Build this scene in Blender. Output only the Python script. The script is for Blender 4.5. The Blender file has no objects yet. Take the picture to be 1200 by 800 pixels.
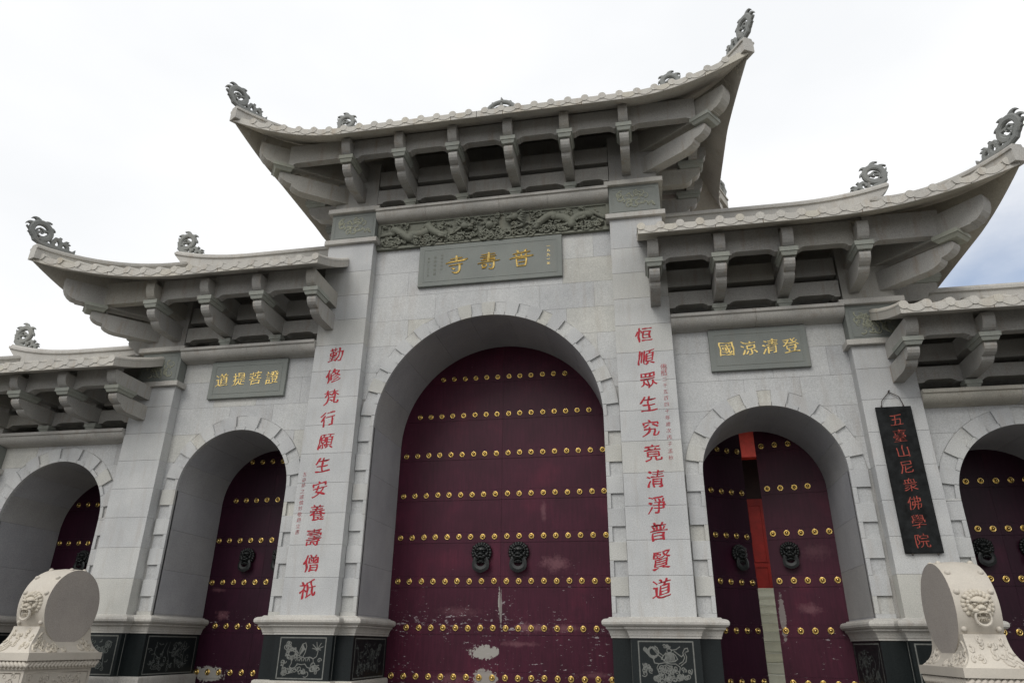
import bpy, bmesh, math, random
from mathutils import Vector, Matrix
from math import sin, cos, pi, sqrt, radians, atan2, hypot
random.seed(7)
SC = bpy.context.scene
COL = SC.collection

# ------------------------------------------------------------------ camera
F_PX = 814.97
cam_d = bpy.data.cameras.new("camera")
cam_d.sensor_width = 36.0
cam_d.lens = F_PX / 1200.0 * 36.0
cam_d.clip_end = 3000.0
cam = bpy.data.objects.new("camera", cam_d)
COL.objects.link(cam)
yaw, pitch, roll = 0.19125, 0.41114, 0.01198
fw = Vector((-sin(yaw) * cos(pitch), cos(yaw) * cos(pitch), sin(pitch)))
rt = Vector((cos(yaw), sin(yaw), 0))
up = rt.cross(fw)
r2 = rt * cos(roll) + up * sin(roll)
u2 = -rt * sin(roll) + up * cos(roll)
cam.matrix_world = Matrix(((r2.x, u2.x, -fw.x, 2.59162), (r2.y, u2.y, -fw.y, -10.88889),
                           (r2.z, u2.z, -fw.z, 1.53032), (0, 0, 0, 1)))
SC.camera = cam

# ------------------------------------------------------------------ world and sun
SUN_EL, SUN_AZ = radians(42), radians(200)      # azimuth clockwise from +Y
world = bpy.data.worlds.new("World")
SC.world = world
world.use_nodes = True
wt = world.node_tree
wt.nodes.clear()
wo = wt.nodes.new("ShaderNodeOutputWorld")
sky = wt.nodes.new("ShaderNodeTexSky")
sky.sky_type = 'NISHITA'
sky.sun_disc = False
sky.sun_elevation = SUN_EL
sky.sun_rotation = SUN_AZ
sky.dust_density = 2.0
bg1 = wt.nodes.new("ShaderNodeBackground")
bg1.inputs[1].default_value = 0.15
wt.links.new(sky.outputs[0], bg1.inputs[0])
bg2 = wt.nodes.new("ShaderNodeBackground")
tc = wt.nodes.new("ShaderNodeTexCoord")
mp = wt.nodes.new("ShaderNodeMapping")
mp.inputs['Scale'].default_value = (1, 1, 2.2)
wt.links.new(tc.outputs['Generated'], mp.inputs[0])
nz = wt.nodes.new("ShaderNodeTexNoise")
nz.inputs['Scale'].default_value = 1.7
nz.inputs['Detail'].default_value = 7
nz.inputs['Roughness'].default_value = 0.55
wt.links.new(mp.outputs[0], nz.inputs['Vector'])
# a rift of clear sky low on the right
rift = Vector((0.483, 0.816, 0.317)).normalized()
dot = wt.nodes.new("ShaderNodeVectorMath"); dot.operation = 'DOT_PRODUCT'
nrm = wt.nodes.new("ShaderNodeVectorMath"); nrm.operation = 'NORMALIZE'
wt.links.new(tc.outputs['Generated'], nrm.inputs[0])
wt.links.new(nrm.outputs[0], dot.inputs[0])
dot.inputs[1].default_value = rift
m1 = wt.nodes.new("ShaderNodeMapRange")
m1.inputs['From Min'].default_value = 0.960
m1.inputs['From Max'].default_value = 0.992
m1.inputs['To Min'].default_value = 0.0
m1.inputs['To Max'].default_value = 0.72
wt.links.new(dot.outputs['Value'], m1.inputs['Value'])
sb = wt.nodes.new("ShaderNodeMath"); sb.operation = 'SUBTRACT'
ad = wt.nodes.new("ShaderNodeMath"); ad.operation = 'ADD'; ad.inputs[1].default_value = 0.42
wt.links.new(nz.outputs['Fac'], ad.inputs[0])
wt.links.new(ad.outputs[0], sb.inputs[0])
wt.links.new(m1.outputs[0], sb.inputs[1])
mask = wt.nodes.new("ShaderNodeMapRange")
mask.interpolation_type = 'SMOOTHSTEP'
mask.inputs['From Min'].default_value = 0.12
mask.inputs['From Max'].default_value = 0.72
wt.links.new(sb.outputs[0], mask.inputs['Value'])
nz2 = wt.nodes.new("ShaderNodeTexNoise")
nz2.inputs['Scale'].default_value = 0.9
nz2.inputs['Detail'].default_value = 5
wt.links.new(mp.outputs[0], nz2.inputs['Vector'])
cr = wt.nodes.new("ShaderNodeValToRGB")
cr.color_ramp.elements[0].position = 0.33
cr.color_ramp.elements[0].color = (0.835, 0.85, 0.87, 1)
cr.color_ramp.elements[1].position = 0.56
cr.color_ramp.elements[1].color = (1.0, 1.0, 1.0, 1)
wt.links.new(nz2.outputs['Fac'], cr.inputs[0])
wt.links.new(cr.outputs[0], bg2.inputs[0])
bg2.inputs[1].default_value = 1.12
mx = wt.nodes.new("ShaderNodeMixShader")
wt.links.new(mask.outputs[0], mx.inputs[0])
wt.links.new(bg1.outputs[0], mx.inputs[1])
wt.links.new(bg2.outputs[0], mx.inputs[2])
wt.links.new(mx.outputs[0], wo.inputs[0])

sd = bpy.data.lights.new("sun", 'SUN')
sd.energy = 1.5
sd.angle = radians(32)
sd.color = (1.0, 0.965, 0.91)
so = bpy.data.objects.new("sun", sd)
COL.objects.link(so)
sun_dir = Vector((sin(SUN_AZ) * cos(SUN_EL), cos(SUN_AZ) * cos(SUN_EL), sin(SUN_EL)))
so.rotation_euler = (-sun_dir).to_track_quat('-Z', 'Y').to_euler()
so.location = sun_dir * 60

SC.view_settings.view_transform = 'Standard'
SC.view_settings.look = 'None'
SC.view_settings.exposure = 0.0
SC.view_settings.gamma = 1.0
SC.cycles.max_bounces = 6
SC.cycles.diffuse_bounces = 4

# ------------------------------------------------------------------ helpers
class MB:
    def __init__(s):
        s.v = []; s.f = []; s.sm = []
    def add(s, vs, fs, smooth=False):
        b = len(s.v)
        s.v += [tuple(p) for p in vs]
        s.f += [tuple(i + b for i in f) for f in fs]
        s.sm += [smooth] * len(fs)
        return s
    def box(s, x0, x1, y0, y1, z0, z1):
        s.add([(x0,y0,z0),(x1,y0,z0),(x1,y1,z0),(x0,y1,z0),(x0,y0,z1),(x1,y0,z1),(x1,y1,z1),(x0,y1,z1)],
              [(0,3,2,1),(4,5,6,7),(0,1,5,4),(1,2,6,5),(2,3,7,6),(3,0,4,7)])
        return s
    def bbox(s, x0, x1, y0, y1, z0, z1, b=0.006):
        """box with a chamfered front (-y) rim"""
        s.add([(x0,y0+b,z0),(x1,y0+b,z0),(x1,y1,z0),(x0,y1,z0),(x0,y0+b,z1),(x1,y0+b,z1),(x1,y1,z1),(x0,y1,z1),
               (x0+b,y0,z0+b),(x1-b,y0,z0+b),(x1-b,y0,z1-b),(x0+b,y0,z1-b)],
              [(0,3,2,1),(4,5,6,7),(8,9,10,11),(0,1,9,8),(1,5,10,9),(5,4,11,10),(4,0,8,11),(1,2,6,5),(2,3,7,6),(3,0,4,7)])
        return s
    def prism(s, poly, a, b, axis='y', smooth=False):
        """poly of 2-d points; axis y: (x,z), axis x: (y,z), axis z: (x,y)"""
        n = len(poly)
        def P(p, t):
            return {'y': (p[0], t, p[1]), 'x': (t, p[0], p[1]), 'z': (p[0], p[1], t)}[axis]
        vs = [P(p, a) for p in poly] + [P(p, b) for p in poly]
        area = sum(poly[i][0]*poly[(i+1)%n][1] - poly[(i+1)%n][0]*poly[i][1] for i in range(n))
        flip = (area > 0) if axis != 'y' else (area < 0)
        if a > b: flip = not flip
        c1 = list(range(n)); c2 = [i + n for i in range(n)]
        fs = [tuple(c1[::-1]) if flip else tuple(c1), tuple(c2) if flip else tuple(c2[::-1])]
        s.add(vs, fs, False)
        base = len(s.v) - 2 * n
        for i in range(n):
            j = (i + 1) % n
            q = (i, j, j + n, i + n)
            if not flip: q = q[::-1]
            s.f.append(tuple(k + base for k in q)); s.sm.append(smooth)
        return s
    def grid(s, rows, smooth=True, flip=False):
        n = len(rows); m = len(rows[0])
        vs = [p for r in rows for p in r]
        fs = []
        for i in range(n - 1):
            for j in range(m - 1):
                q = (i*m+j, i*m+j+1, (i+1)*m+j+1, (i+1)*m+j)
                fs.append(q[::-1] if flip else q)
        s.add(vs, fs, smooth)
        return s
    def tube(s, path, rad, seg=8, flat=1.0, upv=(0, 0, 1), smooth=True, caps=True):
        """round or flattened tube; rad number or list; flat scales along the side given by upv"""
        path = [Vector(p) for p in path]
        n = len(path)
        rad = rad if isinstance(rad, (list, tuple)) else [rad] * n
        rows = []
        for i, p in enumerate(path):
            t = (path[min(i+1, n-1)] - path[max(i-1, 0)])
            if t.length < 1e-9: t = Vector((0, 0, 1))
            t.normalize()
            u = Vector(upv); u = u - t * u.dot(t)
            if u.length < 1e-4: u = Vector((1, 0, 0)); u = u - t * u.dot(t)
            u.normalize(); w = t.cross(u)
            rows.append([p + (u * cos(2*pi*k/seg) * flat + w * sin(2*pi*k/seg)) * rad[i] for k in range(seg)])
        vs = [p for r in rows for p in r]
        fs = []
        for i in range(n - 1):
            for k in range(seg):
                k2 = (k + 1) % seg
                fs.append((i*seg+k, i*seg+k2, (i+1)*seg+k2, (i+1)*seg+k))
        s.add(vs, fs, smooth)
        if caps:
            b = len(s.v) - n * seg
            s.f.append(tuple(b + k for k in range(seg))[::-1]); s.sm.append(False)
            s.f.append(tuple(b + (n-1)*seg + k for k in range(seg))); s.sm.append(False)
        return s
    def ball(s, c, r, seg=10, rings=6):
        rx, ry, rz = r if isinstance(r, (tuple, list)) else (r, r, r)
        vs = []; fs = []
        for i in range(rings + 1):
            a = pi * i / rings
            for k in range(seg):
                b = 2*pi*k/seg
                vs.append((c[0]+rx*sin(a)*cos(b), c[1]+ry*sin(a)*sin(b), c[2]+rz*cos(a)))
        for i in range(rings):
            for k in range(seg):
                k2 = (k+1) % seg
                fs.append((i*seg+k, (i+1)*seg+k, (i+1)*seg+k2, i*seg+k2))
        s.add(vs, fs, True)
        return s
    def tf(s, M):
        s.v = [tuple(M @ Vector(p)) for p in s.v]
        return s
    def mesh(s, name, mat):
        me = bpy.data.meshes.new(name)
        me.from_pydata(s.v, [], s.f)
        me.polygons.foreach_set('use_smooth', s.sm)
        me.materials.append(mat)
        me.update()
        return me

def link(name, me, parent=None, loc=(0, 0, 0), rot=(0, 0, 0), scale=(1, 1, 1)):
    o = bpy.data.objects.new(name, me)
    COL.objects.link(o)
    if parent is not None: o.parent = parent
    o.location = loc; o.rotation_euler = rot; o.scale = scale
    return o

def root_loc(o):
    v = Vector((0, 0, 0))
    while o is not None:
        v += o.location; o = o.parent
    return v

def part(name, mb, mat, parent=None, fix=True):
    """vertices given in world axes; shifted to the parent's place"""
    if parent is not None:
        off = root_loc(parent)
        if off.length > 0: mb.v = [(a - off.x, b - off.y, c - off.z) for a, b, c in mb.v]
    me = mb.mesh(name, mat)
    return link(name, me, parent)

def thing(name, label, cat, loc=(0, 0, 0), rz=0, group=None):
    o = bpy.data.objects.new(name, None)
    COL.objects.link(o)
    o.empty_display_size = 0.2
    o.location = loc; o.rotation_euler = (0, 0, rz)
    o['label'] = label; o['category'] = cat
    if group: o['group'] = group
    return o

# ------------------------------------------------------------------ materials
def mat_new(name):
    m = bpy.data.materials.new(name)
    m.use_nodes = True
    nt = m.node_tree
    b = nt.nodes['Principled BSDF']
    return m, nt, b

def N(nt, t, **kw):
    n = nt.nodes.new(t)
    for k, v in kw.items():
        if k.startswith('i_'): n.inputs[k[2:].replace('_', ' ')].default_value = v
        else: setattr(n, k, v)
    return n

def ramp(nt, src, stops):
    r = nt.nodes.new("ShaderNodeValToRGB")
    while len(r.color_ramp.elements) > 2: r.color_ramp.elements.remove(r.color_ramp.elements[-1])
    r.color_ramp.elements[0].position = stops[0][0]; r.color_ramp.elements[0].color = (*stops[0][1], 1)
    r.color_ramp.elements[1].position = stops[-1][0]; r.color_ramp.elements[1].color = (*stops[-1][1], 1)
    for p, c in stops[1:-1]:
        e = r.color_ramp.elements.new(p); e.color = (*c, 1)
    nt.links.new(src, r.inputs[0])
    return r.outputs[0]

def mix(nt, fac, a, b, mode='MIX'):
    m = nt.nodes.new("ShaderNodeMix"); m.data_type = 'RGBA'; m.blend_type = mode
    if isinstance(fac, (int, float)): m.inputs[0].default_value = fac
    else: nt.links.new(fac, m.inputs[0])
    for i, s in ((6, a), (7, b)):
        if isinstance(s, tuple): m.inputs[i].default_value = (*s, 1) if len(s) == 3 else s
        else: nt.links.new(s, m.inputs[i])
    return m.outputs[2]

def noise(nt, vec, scale, detail=4, rough=0.5):
    n = N(nt, "ShaderNodeTexNoise")
    n.inputs['Scale'].default_value = scale
    n.inputs['Detail'].default_value = detail
    n.inputs['Roughness'].default_value = rough
    if vec is not None: nt.links.new(vec, n.inputs['Vector'])
    return n.outputs['Fac']

def granite(name, base, var=0.10, warm=0.35, stain=0.25, speck=0.28, rough=0.75, stain_col=(0.22, 0.15, 0.085), bump=0.15):
    m, nt, b = mat_new(name)
    g = N(nt, "ShaderNodeNewGeometry")
    oi = N(nt, "ShaderNodeObjectInfo")
    pos = g.outputs['Position']
    sp = noise(nt, pos, 70, 3, 0.75)
    c = ramp(nt, sp, [(0.30, tuple(x*(1-speck) for x in base)), (0.50, base), (0.72, tuple(min(1, x*(1+speck*0.8)) for x in base))])
    big = noise(nt, pos, 1.3, 5, 0.6)
    c = mix(nt, 1.0, c, ramp(nt, big, [(0.3, (0.86, 0.86, 0.86)), (0.7, (1.10, 1.09, 1.07))]), 'MULTIPLY')
    # each stone its own tone, some of them warmer
    tone = ramp(nt, oi.outputs['Random'], [(0.0, (1-var, 1-var, 1-var*0.9)), (0.45, (1.0, 1.0, 1.0)), (0.8, (1+var*0.4, 1+var*0.38, 1+var*0.3)), (1.0, (1.0, 1.0 - 0.06*warm, 1.0 - 0.25*warm))])
    c = mix(nt, 1.0, c, tone, 'MULTIPLY')
    mpn = N(nt, "ShaderNodeMapping"); mpn.inputs['Scale'].default_value = (5.0, 5.0, 0.7)
    nt.links.new(pos, mpn.inputs[0])
    st = noise(nt, mpn.outputs[0], 1.6, 6, 0.65)
    sm = ramp(nt, st, [(0.52, (0, 0, 0)), (0.78, (stain, stain, stain))])
    c = mix(nt, sm, c, stain_col)
    nt.links.new(c, b.inputs['Base Color'])
    b.inputs['Roughness'].default_value = rough
    bm = N(nt, "ShaderNodeBump"); bm.inputs['Strength'].default_value = bump; bm.inputs['Distance'].default_value = 0.004
    nt.links.new(sp, bm.inputs['Height'])
    nt.links.new(bm.outputs[0], b.inputs['Normal'])
    return m

def simple(name, base, rough=0.6, metal=0.0, nscale=6, amt=0.25, bump=0.0, spec=0.5):
    m, nt, b = mat_new(name)
    g = N(nt, "ShaderNodeNewGeometry")
    f = noise(nt, g.outputs['Position'], nscale, 5, 0.6)
    c = ramp(nt, f, [(0.3, tuple(x*(1-amt) for x in base)), (0.7, tuple(min(1, x*(1+amt)) for x in base))])
    nt.links.new(c, b.inputs['Base Color'])
    b.inputs['Roughness'].default_value = rough
    b.inputs['Metallic'].default_value = metal
    b.inputs['Specular IOR Level'].default_value = spec
    if bump:
        bm = N(nt, "ShaderNodeBump"); bm.inputs['Strength'].default_value = bump; bm.inputs['Distance'].default_value = 0.01
        nt.links.new(f, bm.inputs['Height']); nt.links.new(bm.outputs[0], b.inputs['Normal'])
    return m

M_STONE = granite("grey granite", (0.45, 0.46, 0.465), stain=0.26, var=0.08, warm=0.4)
M_TRIM = granite("moulded granite", (0.43, 0.42, 0.395), stain=0.40, var=0.06)
M_ROOF = granite("eave granite", (0.47, 0.455, 0.42), stain=0.50, var=0.07, stain_col=(0.27, 0.19, 0.11))
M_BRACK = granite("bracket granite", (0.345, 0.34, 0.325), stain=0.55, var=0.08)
M_VAULT_SHADED = granite("shade toned vault granite", (0.345, 0.35, 0.37), stain=0.10, var=0.05)  # same granite as the walls, the tunnel's shade put into its colour
M_CORE = granite("joint mortar", (0.33, 0.33, 0.32), stain=0.2)
M_RUST = simple("rusty joint", (0.11, 0.065, 0.035), 0.9)
M_GREEN = granite("green stone", (0.185, 0.20, 0.188), stain=0.12, var=0.05, speck=0.18)
M_BLOCKG = granite("green block stone", (0.27, 0.285, 0.258), stain=0.25, var=0.08, speck=0.2)
M_FINIAL = granite("finial stone", (0.21, 0.22, 0.215), stain=0.2, speck=0.2)
M_DRAGON = granite("frieze stone", (0.165, 0.172, 0.140), stain=0.2, speck=0.25)
M_PATTERN = granite("carved pattern", (0.27, 0.28, 0.22), stain=0.1, speck=0.15)
M_DADO = granite("dark granite", (0.010, 0.0135, 0.0145), stain=0.06, speck=0.5, rough=0.45, var=0.25, bump=0.03, stain_col=(0.07, 0.08, 0.08))
M_DADO.node_tree.nodes['Principled BSDF'].inputs['Specular IOR Level'].default_value = 0.22
M_LINE = simple("engraved line", (0.135, 0.14, 0.13), 0.8, nscale=30)
M_LINE_DIM = simple("engraved line faint", (0.085, 0.095, 0.09), 0.8, nscale=14, amt=0.5)
M_DRUM = granite("pale carved stone", (0.50, 0.465, 0.41), stain=0.16, var=0.02, speck=0.10, stain_col=(0.36, 0.27, 0.18), bump=0.1)
M_DRUMF = granite("drum face stone", (0.36, 0.33, 0.305), stain=0.08, var=0.02, speck=0.22, stain_col=(0.36, 0.27, 0.18), bump=0.05)
M_RED = simple("red carving paint", (0.33, 0.008, 0.02), 0.7, nscale=18, amt=0.35)
M_REDS = simple("faded red paint", (0.34, 0.055, 0.065), 0.7, nscale=20, amt=0.3)
M_SIGNRED = simple("orange red letter paint", (0.29, 0.045, 0.028), 0.7, nscale=25, amt=0.4)
M_GOLD = simple("gold leaf", (0.66, 0.49, 0.17), 0.40, 0.55, nscale=20, amt=0.2)
M_BRASS = simple("polished brass", (0.66, 0.49, 0.19), 0.20, 1.0, nscale=20, amt=0.15)
M_IRON = simple("black iron", (0.010, 0.012, 0.012), 0.45, 0.2, nscale=30, amt=0.4)
M_BOARD = simple("black lacquer board", (0.011, 0.012, 0.0125), 0.6, nscale=9, amt=0.6, spec=0.1)
M_ROPE = simple("rope", (0.06, 0.05, 0.045), 0.9)
M_HALLRED = simple("hall red paint", (0.30, 0.018, 0.012), 0.5, nscale=5)
M_HALLBEAM = simple("hall beam paint", (0.55, 0.05, 0.03), 0.5, nscale=5)
M_HALLDARK = simple("hall dark timber", (0.03, 0.012, 0.01), 0.6)
M_STEP = granite("pale green marble", (0.80, 0.81, 0.70), stain=0.12, speck=0.1)
M_PAVE = granite("paving granite", (0.15, 0.145, 0.135), stain=0.3)
M_GROUND = granite("courtyard ground", (0.075, 0.072, 0.066), stain=0.3)

def door_mat(name, base, blots, chip_thr=0.66):
    """painted timber; blots: (x, z, rx, rz, strength, hard) in the leaf's own axes"""
    m, nt, b = mat_new(name)
    t = N(nt, "ShaderNodeTexCoord")
    o = t.outputs['Object']
    sx = N(nt, "ShaderNodeSeparateXYZ"); nt.links.new(o, sx.inputs[0])
    mpn = N(nt, "ShaderNodeMapping"); mpn.inputs['Scale'].default_value = (9, 9, 0.9); nt.links.new(o, mpn.inputs[0])
    gr = noise(nt, mpn.outputs[0], 2.5, 6, 0.6)
    bl = noise(nt, o, 1.1, 4, 0.55)
    c = ramp(nt, bl, [(0.3, tuple(x*0.72 for x in base)), (0.55, base), (0.75, (base[0]*1.7, base[1]*1.45, base[2]*1.35))])
    c = mix(nt, 1.0, c, ramp(nt, gr, [(0.3, (0.8, 0.8, 0.82)), (0.7, (1.2, 1.15, 1.15))]), 'MULTIPLY')
    w = noise(nt, o, 6.0, 6, 0.7)
    wf = noise(nt, o, 24.0, 4, 0.6)
    def ell(x, z, rx, rz):
        def mth(op, a, bb=None):
            n = nt.nodes.new("ShaderNodeMath"); n.operation = op
            for i, s in enumerate((a, bb)):
                if s is None: continue
                if isinstance(s, (int, float)): n.inputs[i].default_value = s
                else: nt.links.new(s, n.inputs[i])
            return n.outputs[0]
        dx = mth('DIVIDE', mth('SUBTRACT', sx.outputs['X'], x), rx)
        dz = mth('DIVIDE', mth('SUBTRACT', sx.outputs['Z'], z), rz)
        d = mth('ADD', mth('MULTIPLY', dx, dx), mth('MULTIPLY', dz, dz))
        d = mth('SQRT', d)
        d = mth('ADD', d, mth('MULTIPLY', mth('SUBTRACT', w, 0.5), 1.9))
        return mth('ADD', d, mth('MULTIPLY', mth('SUBTRACT', wf, 0.5), 0.7))
    for (x, z, rx, rz, st, hard) in blots:
        d = ell(x, z, rx, rz)
        if hard: f = ramp(nt, d, [(0.90, (st, st, st)), (1.0, (0, 0, 0))])
        else: f = ramp(nt, d, [(0.2, (st, st, st)), (1.0, (0, 0, 0))])
        c = mix(nt, f, c, (0.36, 0.35, 0.32) if hard else (0.17, 0.075, 0.09))
    # small chips, more of them low on the leaf
    mc = N(nt, "ShaderNodeMapping"); mc.inputs['Scale'].default_value = (0.55, 1.0, 1.5); mc.inputs['Rotation'].default_value = (0, 0.25, 0); nt.links.new(o, mc.inputs[0])
    ch = noise(nt, mc.outputs[0], 17.0, 8, 0.72)
    hz = N(nt, "ShaderNodeMapRange"); nt.links.new(sx.outputs['Z'], hz.inputs['Value'])
    hz.inputs['From Min'].default_value = 1.4; hz.inputs['From Max'].default_value = 2.7
    hz.inputs['To Min'].default_value = 0.045; hz.inputs['To Max'].default_value = -0.05
    patchy = noise(nt, o, 1.9, 3, 0.5)
    pm = N(nt, "ShaderNodeMapRange"); nt.links.new(patchy, pm.inputs['Value'])
    pm.inputs['From Min'].default_value = 0.35; pm.inputs['From Max'].default_value = 0.65
    pm.inputs['To Min'].default_value = -0.07; pm.inputs['To Max'].default_value = 0.035
    a3 = nt.nodes.new("ShaderNodeMath"); a3.operation = 'ADD'
    nt.links.new(ch, a3.inputs[0]); nt.links.new(pm.outputs[0], a3.inputs[1]); ch = a3.outputs[0]
    a2 = nt.nodes.new("ShaderNodeMath"); a2.operation = 'ADD'
    nt.links.new(ch, a2.inputs[0]); nt.links.new(hz.outputs[0], a2.inputs[1])
    f = ramp(nt, a2.outputs[0], [(chip_thr, (0, 0, 0)), (chip_thr + 0.02, (0.75, 0.75, 0.75))])
    c = mix(nt, f, c, (0.40, 0.36, 0.37))
    nt.links.new(c, b.inputs['Base Color'])
    b.inputs['Roughness'].default_value = 0.42
    b.inputs['Specular IOR Level'].default_value = 0.20
    bm = N(nt, "ShaderNodeBump"); bm.inputs['Strength'].default_value = 0.12; bm.inputs['Distance'].default_value = 0.01
    nt.links.new(gr, bm.inputs['Height']); nt.links.new(bm.outputs[0], b.inputs['Normal'])
    return m

# ------------------------------------------------------------------ lettering
_cc = {}
def glyph(ch, size, depth=0.008, bold=0.012, brush=0.5, seed=0, slant=0.10, fat=0.0):
    """one written character as an outline solid in the x-z plane, centred, front towards -y"""
    cu = bpy.data.curves.new("tmp_text", 'FONT')
    cu.body = ch
    cu.size = 1.0
    cu.resolution_u = 4
    cu.offset = bold
    tmp = bpy.data.objects.new("tmp_text", cu)
    COL.objects.link(tmp)
    dg = bpy.context.evaluated_depsgraph_get()
    me = tmp.evaluated_get(dg).to_mesh()
    bm = bmesh.new(); bm.from_mesh(me)
    tmp.evaluated_get(dg).to_mesh_clear()
    bpy.data.objects.remove(tmp); bpy.data.curves.remove(cu)
    if len(bm.verts) == 0:
        bm.free(); return MB()
    bmesh.ops.remove_doubles(bm, verts=bm.verts, dist=1e-5)
    if brush > 0:
        for it in range(3):
            es = [e for e in bm.edges if e.is_boundary and e.calc_length() > 0.07]
            if not es: break
            bmesh.ops.subdivide_edges(bm, edges=es, cuts=1)
        bmesh.ops.triangulate(bm, faces=[f for f in bm.faces if len(f.verts) > 4])
    xs = [v.co.x for v in bm.verts]; ys = [v.co.y for v in bm.verts]
    cx, cy = (min(xs)+max(xs))/2, (min(ys)+max(ys))/2
    rnd = random.Random(seed*77 + ord(ch[0]))
    p1, p2, p3, p4 = [rnd.uniform(0, 6.28) for _ in range(4)]
    # outline normals -> vary the stroke weight the way a brush does
    nrm = {}
    for e in bm.edges:
        if e.is_boundary and e.link_faces:
            f = e.link_faces[0]
            a, b = e.verts
            d = (b.co - a.co); n = Vector((d.y, -d.x, 0))
            if n.length < 1e-9: continue
            n.normalize()
            mid = (a.co + b.co) / 2
            if (f.calc_center_median() - mid).dot(n) > 0: n = -n
            for v in (a, b): nrm.setdefault(v.index, Vector((0, 0, 0))); nrm[v.index] += n
    bm.verts.ensure_lookup_table()
    new = {}
    for v in bm.verts:
        x, y = v.co.x - cx, v.co.y - cy
        n = nrm.get(v.index)
        if n is not None and brush > 0 and n.length > 1e-6:
            n = n.normalized()
            k = (0.010 * abs(n.x) - 0.008 * abs(n.y) + 0.007 * sin(9*x + 7*y + p1) + 0.006 * sin(17*x - 11*y + p2)) * brush + 0.009*fat
            x += n.x * k; y += n.y * k
        x += brush * (0.030 * sin(5.5*y + p3) + 0.012 * sin(13*y + p1))
        y += brush * (0.026 * sin(5.0*x + p4)) + slant * x
        new[v.index] = (x, y)
    for v in bm.verts:
        v.co.x, v.co.y = new[v.index]
    out = MB()
    vs = [(v.co.x*size, -depth, v.co.y*size) for v in bm.verts]
    fs = []
    for f in bm.faces:
        idx = [v.index for v in f.verts]
        ar = sum(vs[idx[i]][0]*vs[idx[(i+1) % len(idx)]][2] - vs[idx[(i+1) % len(idx)]][0]*vs[idx[i]][2] for i in range(len(idx)))
        if abs(ar) < 1e-9: continue
        fs.append(tuple(idx if ar > 0 else idx[::-1]))
    out.add(vs, fs)
    bm.free()
    return out

def place_glyph(mb, x, y, z):
    mb.v = [(a + x, b + y, c + z) for a, b, c in mb.v]
    return mb

# ------------------------------------------------------------------ the gate: numbers (metres)
YW, YD, YC = 0.172, 1.668, 1.10        # wall surround front, door front, ridge line
PW = YW + 0.036                        # recessed wall face
P1 = (2.27, 3.20); P2 = (5.93, 6.77); P3 = (9.46, 10.32)
BAYS = [dict(c=0.0, r=2.0, zs=5.0, x0=-P1[0], x1=P1[0], n=31),
        dict(c=-4.552, r=1.06, zs=3.99, x0=-P2[0], x1=-P1[1], n=17),
        dict(c=4.552, r=1.06, zs=3.99, x0=P1[1], x1=P2[0], n=17),
        dict(c=-8.10, r=1.06, zs=3.53, x0=-P3[0], x1=-P2[1], n=17),
        dict(c=8.10, r=1.06, zs=3.53, x0=P2[1], x1=P3[0], n=17)]
TIER = {'c': dict(E=10.36, K=9.38, A=9.96, sc=1.0), 's': dict(E=7.57, K=6.64, A=7.15, sc=0.93),
        'o': dict(E=5.88, K=5.11, A=5.53, sc=0.80)}
BAYTIER = ['c', 's', 's', 'o', 'o']
COURSE0, COURSE = 1.98, 0.505
ZF = 0.55                               # podium floor

gate = thing("temple_gate", "grey granite temple gateway with upswept roofs at three heights and five arched doorways", "gateway", (0, 0, 0))

def courses(z0, z1):
    zs = [z0]
    k = math.floor((z0 - COURSE0) / COURSE) + 1
    while COURSE0 + k*COURSE < z1 - 0.12:
        z = COURSE0 + k*COURSE
        if z - z0 > 0.12: zs.append(z)
        k += 1
    zs.append(z1)
    return list(zip(zs[:-1], zs[1:]))

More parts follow.
